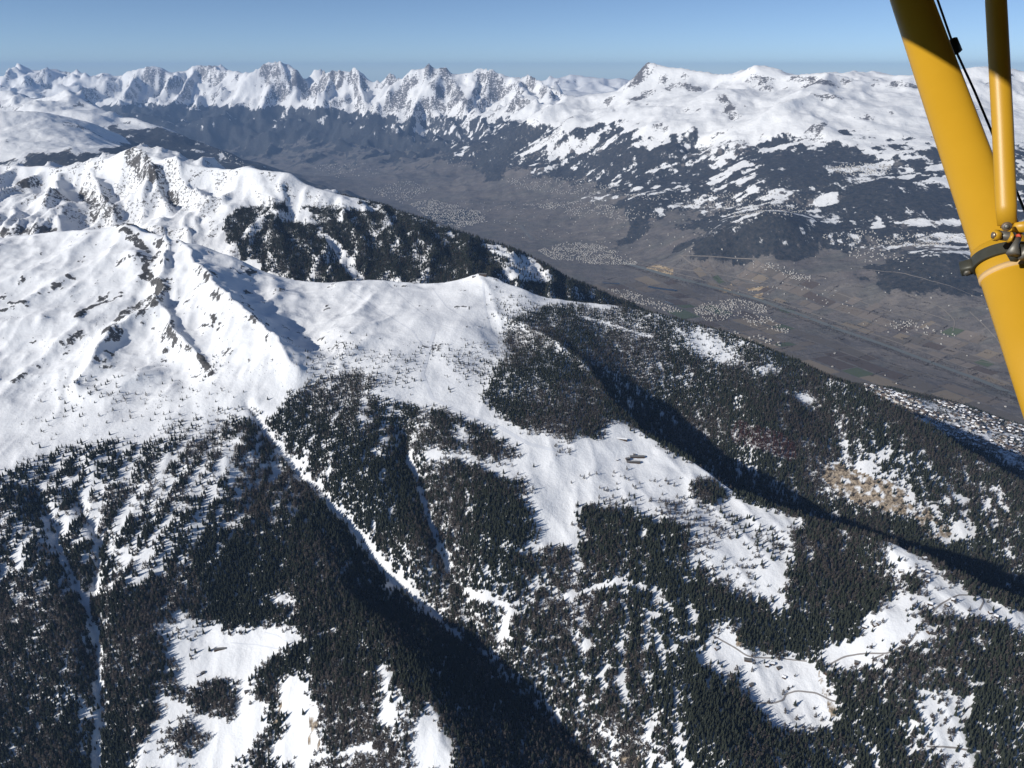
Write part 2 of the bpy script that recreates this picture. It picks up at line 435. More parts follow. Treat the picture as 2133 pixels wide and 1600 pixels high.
def near_detail(x, y):
    z = 0.0
    wx = x + 22 * fbm(x, y, 160, 3, 3); wy = y + 22 * fbm(x, y, 160, 3, 4)
    d, s, _ = LN['near_crest'].nearest(wx, wy); dc = d
    z = z + 34 * np.exp(-d / 70.0)
    d, s, _ = LN['shoulder'].nearest(wx, wy); ds = d
    z = z + 38 * np.exp(-d / 60.0)
    for k, (h_, w_) in (('gully_a', (-55, 75)), ('gully_b', (-44, 45)), ('gully_c', (-42, 42)), ('gully_d', (-28, 34)), ('spur_a', (22, 60)),
                        ('peak_rib1', (66, 80)), ('peak_rib2', (78, 62)), ('peak_rib3', (62, 58)), ('ski_rib', (14, 40))):
        d, s, _ = LN[k].nearest(wx, wy)
        z = z + h_ * np.exp(-d / w_)
    rough = 0.35 + 0.65 * sstep(x, -300.0, -900.0) * sstep(y, 2500, 2900)
    z = z + 20 * fbm(x, y, 520, 3, 11, 0.5)
    z = z + 15 * (ridged(x - 0.3 * y, 0.8 * y, 330, 4, 19, 0.5) - 0.7) * sstep(x, -250.0, -800.0) * sstep(y, 2650, 2950) * np.minimum(1.0, dc / 80.0)
    dd = np.minimum(1.0, dc / 60.0)
    # spurs and furrows that run down the slope
    fur = ridged(x + 40 * fbm(x, y, 300, 2, 21), y * 0.33, 210, 3, 31, 0.5)
    z = z + 8 * (fur - 0.6) * rough * dd
    fur2 = ridged(x + 0.25 * y, y * 0.3, 95, 2, 77, 0.45)
    z = z + 4.0 * (fur2 - 0.6) * sstep(y, 2700, 2400) * dd
    z = z + (4.4 * fbm(x, y, 110, 5, 41, 0.46)) * (0.45 + 0.75 * rough)
    return z

ys = [1180.0]
while ys[-1] < 5600: ys.append(ys[-1] + max(4.6, 0.00205 * ys[-1]))
ctrl = lift(near_ctrl)
for k, st in (('near_crest', 70), ('shoulder', 90), ('gully_a', 120), ('gully_b', 120), ('gully_c', 120), ('gully_d', 150), ('spur_a', 120), ('peak_rib1', 140), ('peak_rib2', 140), ('peak_rib3', 140), ('ski_rib', 140)):
    ctrl += [tuple(p) for p in LN[k].dense(st)]
near = Body(ys, 480.0, 0.72, 640, ctrl, near_detail, 50.0)
# broken rock on the upper mountain: small crags set up in the height field itself
gx, gy = near.slope()
steep = np.hypot(gx, gy)
crag = sstep(fbm(near.X, near.Y, 110, 6, 61, 0.75) + 0.9 * (steep - 0.62), 0.50, 0.95) * sstep(near.X, 250, -200) * sstep(near.Y, 2700, 3000) * sstep(near.Y, 4150, 3950)
rock_ridge = np.zeros(near.X.shape)
for uv, wd in (([(220, 690), (260, 655), (310, 630), (345, 600)], 26), ([(330, 600), (300, 560), (330, 530)], 15), ([(255, 480), (280, 500), (300, 520)], 22),
               ([(160, 660), (190, 640), (250, 620)], 14), ([(415, 740), (440, 780)], 14), ([(20, 632), (50, 630)], 12), ([(140, 575), (155, 582)], 9), ([(240, 470), (285, 468), (310, 484)], 14)):
    rock_ridge = np.maximum(rock_ridge, strip_mask(near, uv, wd))
rk = np.clip(crag * 0.7 + rock_ridge * (0.62 + 0.8 * fbm(near.X, near.Y, 40, 3, 67)), 0, 1)
near.Z = near.Z + rk * (2.0 + 9.0 * np.abs(fbm(near.X, near.Y, 34, 3, 71)))

# ---- wood cover of the near mountain
F0 = [(-350, 985), (0, 985), (60, 965), (130, 940), (210, 925), (330, 918), (440, 898), (500, 880), (560, 885), (590, 850), (610, 815), (660, 795), (740, 775), (780, 800), (775, 830), (850, 850), (930, 856), (990, 885), (1045, 912),
      (1070, 950), (1330, 905), (1400, 945), (1470, 985), (1560, 1045), (1700, 1095), (1850, 1135), (2000, 1205), (2133, 1268), (2350, 1370), (2500, 1900), (-400, 1900)]
F1 = [(1065, 665), (1130, 640), (1200, 634), (1290, 634), (1400, 657), (1500, 685), (1600, 724), (1700, 769), (1800, 809), (1900, 862), (2000, 934), (2133, 1007), (2350, 1140), (2350, 1365), (2133, 1266), (2000, 1204), (1850, 1134), (1700, 1094),
      (1560, 1044), (1470, 984), (1400, 942), (1335, 900), (1275, 876), (1245, 908), (1190, 920), (1150, 905), (1100, 900), (1060, 882), (1030, 855), (1000, 830), (1018, 800), (1030, 770), (1060, 745), (1048, 700)]
OPEN = [
    [(790, 812), (860, 792), (900, 740), (950, 760), (960, 790), (1020, 800), (1000, 830), (1010, 860), (1050, 885), (1100, 905), (1180, 925), (1160, 960), (1080, 950), (1040, 910), (990, 878), (930, 851), (870, 846), (810, 836)],
    [(1080, 950), (1160, 955), (1190, 925), (1240, 915), (1270, 880), (1300, 880), (1330, 897), (1400, 942), (1480, 986), (1540, 1035), (1500, 1050), (1440, 1030), (1400, 1045), (1330, 1040), (1290, 1060), (1240, 1050), (1200, 1060), (1215, 1105),
     (1230, 1115), (1200, 1130), (1100, 1165), (1060, 1155), (1085, 1120), (1110, 1090), (1090, 1050), (1060, 1020), (1030, 1000), (990, 968), (900, 968), (865, 952), (890, 935), (960, 945), (1040, 965)],
    [(1825, 1132), (1870, 1137), (1930, 1167), (1990, 1224), (2133, 1277), (2260, 1345), (2133, 1332), (2070, 1297), (1990, 1300), (1960, 1340), (1880, 1352), (1800, 1402), (1740, 1404), (1690, 1372), (1720, 1350), (1770, 1340), (1790, 1300), (1850, 1240), (1850, 1180)],
    [(1440, 1360), (1480, 1320), (1525, 1290), (1540, 1350), (1620, 1362), (1700, 1392), (1730, 1430), (1755, 1500), (1740, 1532), (1670, 1532), (1600, 1512), (1560, 1472), (1540, 1442), (1545, 1402), (1500, 1416), (1460, 1382)],
    [(330, 1302), (380, 1285), (430, 1302), (480, 1322), (560, 1300), (620, 1310), (642, 1330), (610, 1352), (550, 1382), (525, 1402), (530, 1432), (542, 1472), (560, 1512), (545, 1560), (490, 1620), (420, 1640), (330, 1640), (275, 1610), (300, 1540), (340, 1480), (298, 1490), (330, 1440), (362, 1420), (375, 1390), (328, 1370), (350, 1340), (318, 1320)],
    [(570, 1422), (620, 1405), (650, 1422), (660, 1472), (665, 1532), (672, 1582), (600, 1602), (556, 1582), (585, 1522), (573, 1462)],
    [(778, 1392), (800, 1380), (826, 1412), (826, 1472), (842, 1522), (776, 1522), (790, 1450)],
    [(848, 1512), (890, 1468), (920, 1512), (952, 1560), (942, 1620), (840, 1620), (860, 1540)],
    [(1405, 695), (1440, 684), (1480, 694), (1530, 728), (1540, 752), (1562, 770), (1500, 758), (1450, 744), (1428, 718)],
    [(1588, 772), (1606, 742), (1622, 782)], [(1640, 822), (1670, 816), (1700, 838), (1712, 856), (1670, 847)], [(1738, 866), (1760, 872), (1767, 890)],
    [(1205, 630), (1282, 634), (1272, 645), (1220, 645)], [(1420, 1160), (1445, 1150), (1460, 1175), (1435, 1200)],
    [(940, 895), (975, 890), (985, 920), (950, 930)], [(1190, 1250), (1215, 1250), (1205, 1285)],
]
SPARSE = [  # density
    ([(1450, 1062), (1560, 1052), (1690, 1082), (1650, 1130), (1645, 1200), (1630, 1282), (1560, 1242), (1480, 1195), (1430, 1150)], 0.115),
    ([(1915, 1420), (1990, 1452), (2035, 1420), (2020, 1482), (2010, 1540), (2045, 1600), (1980, 1620), (1915, 1565), (1912, 1500)], 0.10),
    ([(-350, 985), (0, 985), (130, 940), (330, 918), (470, 890), (480, 1000), (440, 1110), (330, 1180), (180, 1140), (-350, 1150)], 0.62),
    ([(1160, 980), (1235, 1000), (1290, 1060), (1240, 1055), (1200, 1060), (1165, 1030)], 0.28),
    ([(1290, 1040), (1400, 1030), (1520, 1060), (1440, 1100), (1330, 1090)], 0.30),
    ([(1690, 985), (1715, 960), (1755, 960), (1805, 984), (1855, 993), (1890, 1015), (1915, 1075), (1860, 1082), (1810, 1066), (1780, 1056), (1735, 1038)], 0.07), ([(1895, 1045), (1955, 1055), (1990, 1110), (1975, 1145), (1925, 1135)], 0.30),
    ([(960, 1190), (1400, 1190), (1450, 1330), (1420, 1640), (1260, 1600), (1100, 1430), (990, 1280)], 0.86),
    ([(1690, 870), (2133, 1040), (2133, 1190), (1900, 1090), (1740, 960)], 0.72),
]
SCATTER = [  # lone trees above the timber line
    ([(905, 735), (960, 715), (1045, 730), (1062, 760), (1030, 792), (960, 792), (945, 760)], 0.240),
    ([(1035, 612), (1130, 628), (1110, 662), (1052, 690), (1035, 650)], 0.150),
    ([(620, 762), (700, 715), (780, 735), (870, 725), (872, 780), (850, 822), (780, 812), (700, 790), (640, 795)], 0.128),
    ([(90, 800), (300, 775), (560, 830), (580, 870), (440, 900), (210, 928), (130, 942), (60, 960)], 0.021),
    ([(170, 790), (310, 775), (320, 830), (200, 850)], 0.068), ([(330, 880), (560, 850), (570, 885), (440, 898), (330, 915)], 0.150),
    ([(420, 745), (460, 740), (450, 790), (425, 780)], 0.150), ([(690, 700), (1000, 700), (1000, 740), (700, 720)], 0.018),
    ([(1200, 990), (1480, 990), (1540, 1040), (1240, 1060)], 0.038), ([(1830, 1135), (2133, 1280), (1990, 1300), (1740, 1400), (1780, 1320)], 0.030), ([(1450, 1320), (1740, 1400), (1740, 1530), (1560, 1470)], 0.018),
    ([(330, 1300), (430, 1300), (440, 1340), (350, 1380)], 0.075), ([(1420, 690), (1540, 720), (1550, 760), (1440, 740)], 0.180),
]
CLUMPS = [([(345, 1440), (420, 1436), (440, 1425), (475, 1422), (490, 1450), (482, 1505), (440, 1492), (380, 1470)], 0.95), ([(340, 1532), (380, 1502), (432, 1540), (400, 1582), (340, 1572)], 0.8),
          ([(1060, 1000), (1085, 990), (1095, 1030), (1070, 1040)], 0.6), ([(1440, 1010), (1490, 1000), (1510, 1040), (1460, 1050)], 0.9), ([(1880, 1200), (1915, 1195), (1920, 1235), (1890, 1250)], 0.9),
          ([(1910, 1270), (1990, 1290), (1995, 1330), (1920, 1330)], 0.75), ([(860, 975), (970, 975), (1030, 1010), (1080, 1080), (1060, 1140), (980, 1080), (900, 1010)], 0.9), ([(1020, 990), (1080, 1030), (1120, 1110), (1060, 1160), (1030, 1090)], 0.85)]
den = np.maximum(poly_mask(near, F0, warp=20), poly_mask(near, F1, warp=6)) * 0.97
OPEN += [[(1490, 1000), (1560, 1045), (1690, 1088), (1640, 1105), (1560, 1080), (1490, 1060)], [(1590, 1180), (1640, 1190), (1640, 1280), (1610, 1280)], [(1500, 1120), (1560, 1130), (1530, 1180), (1480, 1160)], [(1120, 1165), (1170, 1120), (1235, 1112), (1200, 1140)],
         [(1035, 1150), (1060, 1130), (1075, 1165)], [(1410, 1200), (1440, 1195), (1450, 1225)], [(2030, 955), (2060, 960), (2070, 985), (2040, 985)], [(1990, 1085), (2030, 1100), (2010, 1130), (1975, 1115)], [(2000, 1270), (2060, 1262), (2080, 1290), (2010, 1295)], [(560, 1235), (600, 1225), (610, 1265), (575, 1270)], [(2020, 1330), (2050, 1325), (2045, 1345)], [(1740, 1000), (1850, 935), (1870, 945), (1800, 985)]]
opn = np.zeros(near.X.shape)
for uv in OPEN: opn = np.maximum(opn, poly_mask(near, uv, warp=17, sub=14))
strips = np.zeros(near.X.shape)
for uv, w in (([(540, 880), (600, 960), (660, 1022), (720, 1088), (780, 1160), (830, 1220), (900, 1280), (950, 1325)], 17), ([(850, 955), (880, 1040), (905, 1120), (935, 1190)], 11),
              ([(95, 1080), (135, 1172), (180, 1262), (206, 1350), (206, 1450), (200, 1620)], 11), ([(172, 1040), (205, 1130), (202, 1240)], 12),
              ([(970, 1235), (1060, 1262), (1150, 1250), (1200, 1240), (1290, 1212), (1350, 1232), (1400, 1272)], 8), ([(640, 1325), (760, 1308)], 5), ([(700, 1580), (770, 1560)], 6),
              ([(1060, 735), (1150, 765), (1200, 790)], 3), ([(1210, 660), (1360, 705)], 7), ([(1490, 770), (1360, 800)], 3), ([(1800, 968), (1850, 935)], 8)):
    strips = np.maximum(strips, strip_mask(near, uv, w * 0.95, 7.0))
for uv, dv in SPARSE:
    m_ = poly_mask(near, uv, warp=20)
    den = np.where(m_ > 0.5, np.minimum(den, dv), den)
den = den * (1 - opn)
sca = np.zeros(near.X.shape)
for uv, dv in SCATTER: sca = np.maximum(sca, blur(poly_mask(near, uv, warp=25), 3) * dv)
den = np.maximum(den, sca)
sca = sca * np.clip(0.35 + 2.4 * fbm(near.X, near.Y, 75, 3, 89), 0.0, 3.0)
den = np.where(den > 0.3, den, np.maximum(den * (sca == 0), sca))
for uv, dv in CLUMPS: den = np.maximum(den, poly_mask(near, uv, warp=6, sub=10) * dv)
# patchiness: gaps that run down the slope
gap = fbm(near.X * 2.5 - near.Y * 0.25, near.Y * 0.5, 90, 4, 83, 0.62)
den = blur(den, 2)
wood = den.copy()
wall_zone = poly_mask(near, [(1100, 640), (1500, 690), (2133, 1020), (2350, 1140), (2350, 1360), (2133, 1262), (1560, 1040), (1335, 900), (1100, 800)])
fine = fbm(near.X, near.Y, 34, 3, 85, 0.6)
# thinner stands: the upper left wood, and the broken ground right of the gully
loose = np.zeros(near.X.shape)
for uv, a_ in (([(-350, 960), (0, 960), (470, 880), (560, 900), (640, 1040), (560, 1120), (420, 1150), (330, 1250), (240, 1250), (-350, 1280)], 0.38), ([(960, 1190), (1400, 1190), (1450, 1330), (1420, 1660), (1250, 1600), (1100, 1430), (990, 1280)], 0.20),
               ([(600, 830), (760, 790), (860, 860), (880, 960), (760, 1000), (640, 930)], 0.16), ([(1380, 1060), (1700, 1100), (1640, 1300), (1480, 1230), (1360, 1150)], 0.12), ([(1690, 870), (2133, 1040), (2133, 1200), (1900, 1100), (1740, 970)], 0.16), ([(1850, 1380), (2133, 1340), (2133, 1600), (1850, 1600)], 0.10)):
    loose = np.maximum(loose, a_ * blur(poly_mask(near, uv, warp=40), 6))
thick = np.clip(0.95 - 1.2 * loose + (0.55 + 1.5 * loose) * gap + (0.45 + loose) * fine, 0.03, 1.0)
den = np.where(den > 0.12, den * thick, den)
den = den * (1 - 0.94 * strips)
back = (near.Y > np.interp(near.X, LN['near_crest'].p[:, 0], LN['near_crest'].p[:, 1]) + np.where(near.X > 150, 0, 90))
vill = poly_mask(near, [(1770, 798), (1800, 800), (1900, 825), (2000, 845), (2133, 890), (2300, 945), (2300, 1040), (2133, 985), (2060, 945), (1960, 905), (1880, 860)], warp=10)
den = np.where(back, 0.9 * (1 - vill) * sstep(near.Y, 5400, 4600), den)

tan_m = np.zeros(near.X.shape)
for uv in ([(1700, 985), (1715, 966), (1750, 965), (1800, 988), (1850, 998), (1885, 1020), (1910, 1070), (1860, 1078), (1810, 1062), (1790, 1052), (1740, 1032)],
           [(1900, 1050), (1950, 1058), (1985, 1110), (1975, 1140), (1930, 1130), (1900, 1100)], [(1930, 1010), (1960, 1020), (1955, 1045), (1930, 1040)],
           [(1885, 1075), (1930, 1080), (1950, 1120), (1910, 1110)], [(2080, 1075), (2120, 1060), (2110, 1100)],
           [(1700, 1395), (1740, 1440), (1760, 1500), (1740, 1530), (1715, 1450)], [(1445, 1365), (1480, 1390), (1455, 1400)], [(1465, 1440), (1515, 1450), (1520, 1500), (1480, 1500)],
           [(1530, 1300), (1545, 1310), (1545, 1350), (1532, 1350)], [(1290, 1545), (1335, 1535), (1340, 1620), (1290, 1620)], [(1330, 1225), (1360, 1225), (1385, 1265), (1350, 1260)],
           [(1290, 1370), (1320, 1350), (1330, 1370), (1300, 1385)], [(280, 1480), (345, 1450), (352, 1470), (300, 1540)], [(640, 1460), (662, 1480), (668, 1570), (645, 1560)], [(580, 1430), (588, 1480), (582, 1550), (572, 1500)]):
    tan_m = np.maximum(tan_m, poly_mask(near, uv, warp=8, sub=10) * ((0.60 if uv[0] == (1700, 985) else 0.50) + 0.35 * fbm(near.X, near.Y, 30, 3, 97)))
cover = np.zeros((*near.X.shape, 4))
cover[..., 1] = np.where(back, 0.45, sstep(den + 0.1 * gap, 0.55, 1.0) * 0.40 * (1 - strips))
cover[..., 0] = 1.3
cover[..., 2] = tan_m
cover[..., 3] = np.clip(rk * 1.1, 0, 1)
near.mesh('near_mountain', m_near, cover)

# ------------------------------------------------------------------ middle mountain
mid_crest = [(-400, 350, 6300), (-150, 346, 6100), (0, 344, 6000), (60, 347, 5950), (130, 349, 5900), (180, 345, 5850), (230, 328, 5800), (265, 314, 5750), (290, 312, 5700), (315, 322, 5650), (338, 336, 5600), (355, 329, 5520), (375, 333, 5480),
    (410, 347, 5440), (450, 358, 5400), (490, 355, 5350), (540, 353, 5300), (590, 363, 5250), (640, 386, 5230), (700, 404, 5200), (760, 417, 5180), (850, 445, 5100), (930, 473, 5050), (1000, 498, 5000),
    (1080, 523, 4950), (1130, 548, 4900), (1180, 578, 4850), (1230, 600, 4820), (1290, 628, 4800), (1340, 646, 4780), (1400, 690, 4770)]
mid_r1 = [(295, 322, 5655), (305, 345, 5560), (330, 380, 5400), (350, 425, 5220)]
mid_r2 = [(184, 356, 5780), (190, 375, 5650), (215, 410, 5450), (235, 445, 5200)]
mid_r3 = [(127, 363, 5810), (120, 390, 5620), (95, 430, 5350)]
mid_r4 = [(545, 368, 5245), (555, 400, 5130), (600, 470, 4900), (680, 560, 4600)]
mid_r5 = [(364, 342, 5475), (385, 370, 5380), (430, 420, 5120)]
mid_g1 = [(700, 420, 5120), (660, 450, 5000), (690, 500, 4850), (745, 580, 4560)]
mid_ctrl = [(-400, 500, 5300), (0, 485, 5050), (100, 478, 5080), (300, 468, 4980), (450, 505, 4780), (560, 565, 4580), (700, 590, 4480), (850, 592, 4480), (1000, 576, 4430), (1100, 606, 4480), (1200, 628, 4600),
    (0, 420, 5450), (60, 410, 5520), (150, 420, 5400), (280, 400, 5350), (400, 440, 5080), (480, 420, 5080), (500, 470, 4900), (640, 450, 5000), (760, 470, 4960), (820, 520, 4760), (950, 530, 4760), (1040, 560, 4680), (900, 500, 4880), (1120, 580, 4700), (1170, 600, 4720), (620, 530, 4680), (560, 500, 4790),
    (0, 620, 4700), (400, 620, 4500), (800, 680, 4300), (1100, 700, 4300), (1300, 720, 4500), (0, 750, 4300), (600, 760, 4200), (1100, 790, 4200),
    (-400, 430, 7200), (0, 420, 6900), (300, 400, 6700), (540, 440, 6200), (700, 480, 5950), (850, 530, 5750), (1000, 580, 5600), (1130, 630, 5450), (1290, 700, 5350), (1400, 760, 5200),
    (0, 500, 8000, -2300), (400, 500, 8000, -2500), (800, 560, 7200, -2650), (1100, 600, 6600, -2680), (1350, 700, 6000, -2700), (-400, 500, 8000, -2200), (1500, 800, 5000, -2000)]
ML = {k: Line(lift(globals()[k])) for k in ('mid_crest', 'mid_r1', 'mid_r2', 'mid_r3', 'mid_r4', 'mid_r5', 'mid_g1')}
def mid_detail(x, y):
    wx = x + 30 * fbm(x, y, 260, 3, 103); wy = y + 30 * fbm(x, y, 260, 3, 104)
    d, s, _ = ML['mid_crest'].nearest(wx, wy)
    z = 60 * np.exp(-d / 90.0)
    for k, (h_, w_) in (('mid_r1', (170, 90)), ('mid_r2', (170, 85)), ('mid_r3', (130, 85)), ('mid_r4', (75, 100)), ('mid_r5', (150, 80)), ('mid_g1', (-45, 70))):
        dd, _, _ = ML[k].nearest(wx, wy)
        z = z + h_ * np.exp(-dd / w_)
    k = np.minimum(1, d / 90.0)
    z = z + k * 44 * (ridged(x + 60 * fbm(x, y, 400, 2, 121), y * 0.4, 260, 4, 131, 0.5) - 0.6)
    z = z + k * 12 * fbm(x, y, 180, 5, 141, 0.55)
    return z
ys = np.linspace(4250, 8000, 360)
ctrl = lift(mid_ctrl)
for k, st in (('mid_crest', 90), ('mid_r1', 150), ('mid_r2', 150), ('mid_r3', 150), ('mid_r4', 150), ('mid_r5', 150), ('mid_g1', 150)):
    ctrl += [tuple(p) for p in ML[k].dense(st)]
mid = Body(ys, 600.0, 0.80, 560, ctrl, mid_detail, 60.0)
gx, gy = mid.slope(); steep = np.hypot(gx, gy)
mrk = 0.40 * sstep(fbm(mid.X, mid.Y, 200, 5, 161, 0.62) + 0.9 * (steep - 0.75), 0.15, 0.60) * sstep(mid.X, -900, -1400)
for uv, wd in (([(270, 318), (295, 335), (320, 358)], 32), ([(95, 425), (125, 408), (150, 420)], 28), ([(175, 400), (195, 430), (200, 450)], 30), ([(215, 410), (240, 440)], 30), ([(0, 485), (60, 478), (110, 482)], 22), ([(40, 385), (75, 380)], 22), ([(345, 400), (365, 425)], 22)):
    mrk = np.maximum(mrk, strip_mask(mid, uv, wd * 1.5) * (0.62 + 0.5 * fbm(mid.X, mid.Y, 60, 3, 167)))
mrk = np.clip(mrk, 0, 1)
mid.Z = mid.Z + mrk * 12 * np.abs(fbm(mid.X, mid.Y, 50, 3, 171))
M0 = [(465, 455), (500, 435), (560, 420), (600, 435), (640, 430), (690, 430), (740, 420), (800, 428), (860, 445), (930, 471), (1000, 496), (1080, 521), (1130, 546), (1180, 576), (1230, 598), (1290, 626), (1340, 645), (1300, 720), (900, 640), (640, 600), (540, 555), (500, 540), (475, 500)]
mden = poly_mask(mid, M0, warp=35) * 0.97
for uv in ([(640, 450), (660, 470), (700, 500), (745, 560), (755, 590), (735, 585), (700, 530), (670, 495)], [(1000, 505), (1050, 515), (1120, 545), (1150, 575), (1160, 590), (1120, 590), (1060, 580), (1030, 570), (1060, 550), (1030, 530), (1010, 520)],
           [(920, 485), (945, 480), (945, 497), (925, 495)], [(690, 425), (740, 420), (800, 436), (750, 440)], [(955, 475), (1050, 500), (1075, 512), (1040, 505), (990, 495)], [(500, 500), (530, 460), (560, 440), (540, 480)], [(560, 440), (640, 440), (660, 470), (590, 460)], [(1050, 570), (1075, 565), (1070, 590), (1050, 590)]):
    mden = mden * (1 - poly_mask(mid, uv, warp=22, sub=10) * 0.93)
mgap = fbm(mid.X * 1.5, mid.Y * 0.6, 120, 4, 183, 0.6)
mden = mden * np.clip(0.95 + 0.75 * mgap, 0.0, 1.0)
mback = mid.Y > np.interp(mid.X, ML['mid_crest'].p[:, 0], ML['mid_crest'].p[:, 1]) - 5
mden = np.where(mback & (mid.X > ML['mid_crest'].p[19, 0]), 0.95, mden)
mcov = np.zeros((*mid.X.shape, 4))
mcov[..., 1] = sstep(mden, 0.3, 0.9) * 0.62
mcov[..., 0] = 1.3
mcov[..., 3] = mrk * 0.95
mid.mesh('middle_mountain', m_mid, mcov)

# ------------------------------------------------------------------ valley and far ranges
FZ = -2600.0
r_right = [(1120, 232, 21000), (1170, 214, 21500), (1230, 197, 22000), (1290, 191, 22000), (1320, 163, 21800), (1350, 133, 21500), (1385, 139, 21300), (1430, 146, 21000), (1500, 156, 20600), (1545, 150, 20300), (1572, 135, 20100), (1590, 147, 19900), (1640, 157, 19600), (1690, 155, 19200),
    (1720, 150, 19000), (1750, 158, 18800), (1790, 168, 18600), (1830, 171, 18500), (1880, 166, 18500), (1920, 158, 18500), (1990, 149, 18500), (2050, 142, 18500), (2133, 150, 18500), (2300, 145, 18500)]
r_rspur = [(1430, 205, 19200), (1490, 194, 18700), (1515, 215, 18100), (1535, 242, 17300)]
r_rspur2 = [(1350, 133, 21500), (1300, 200, 20800), (1240, 232, 20300)]
r_rspur3 = [(1450, 288, 16700), (1540, 268, 16300), (1590, 240, 16300), (1640, 210, 16600), (1700, 196, 17300), (1720, 150, 19000)]
r_mid = [(640, 176, 33000), (665, 165, 32800), (690, 146, 32500), (715, 150, 32300), (738, 146, 32200), (770, 168, 32000), (800, 166, 31800), (812, 154, 31700), (825, 168, 31500), (850, 163, 31000), (870, 148, 30600), (893, 139, 30500), (912, 154, 30500), (922, 147, 30500), (945, 158, 30500), (985, 151, 30500), (1010, 152, 30500), (1060, 160, 30000), (1110, 168, 29000), (1150, 185, 27500), (1190, 206, 26000)]
r_mspur = [(893, 139, 30500), (880, 190, 29600), (860, 240, 28700), (835, 285, 27900)]
r_mspur2 = [(922, 147, 30500), (950, 190, 29600), (1000, 245, 27300), (1010, 262, 26300)]
r_mspur3 = [(905, 225, 29200), (930, 255, 28200), (960, 275, 27600)]
r_mspur4 = [(1060, 160, 30000), (1100, 205, 27000), (1150, 222, 24500)]
r_left = [(-250, 150, 37000), (-80, 160, 37000), (0, 166, 37000), (25, 148, 37000), (45, 138, 37000), (80, 146, 37000), (120, 151, 37000), (165, 150, 36800), (190, 160, 36500), (215, 150, 36500), (250, 158, 36500), (290, 144, 36000), (330, 140, 36000), (360, 152, 36000), (385, 146, 36000), (405, 137, 36000), (440, 137, 35500), (460, 146, 35000), (500, 154, 34500), (530, 153, 34000), (552, 137, 33500), (575, 132, 33500), (598, 133, 33300), (612, 144, 33200), (628, 158, 33000), (665, 148, 33500), (720, 160, 33500)]
r_lspur = [(575, 132, 33500), (560, 190, 32000), (540, 240, 31000)]
r_lspur2 = [(405, 137, 36000), (380, 190, 33800), (350, 220, 32500)]
r_lspur3 = [(598, 133, 33300), (622, 200, 32000), (650, 235, 30800)]
r_lspur4 = [(165, 150, 36800), (150, 180, 34500)]
r_lspur5 = [(290, 144, 36000), (265, 185, 34000), (250, 205, 33200)]
r_lspur6 = [(690, 146, 32500), (675, 195, 31200), (660, 230, 30600)]
r_lspur7 = [(738, 146, 32200), (748, 190, 31300), (760, 225, 30400)]
r_lspur8 = [(45, 138, 37000), (60, 175, 35000)]
r_dist = [(1100, 172, 46000), (1160, 164, 46000), (1190, 155, 46000), (1215, 159, 46000), (1250, 163, 46000), (1290, 166, 46000), (1350, 175, 46000)]
r_dome = [(-300, 250, 15000), (-100, 243, 15000), (0, 237, 15000), (40, 232, 15000), (100, 236, 15200), (160, 250, 15500), (205, 262, 15800), (260, 290, 16000)]
r_slope = [(150, 194, 20500), (180, 212, 20200), (230, 236, 19600), (270, 246, 19000), (330, 263, 18700), (400, 291, 18400), (470, 316, 18200), (540, 349, 17800), (620, 374, 17000), (700, 405, 15500)]
r_back = [(-200, 198, 22500), (-60, 196, 22200), (15, 189, 22000), (50, 206, 21500), (85, 208, 21000), (120, 200, 20800), (145, 212, 20500)]
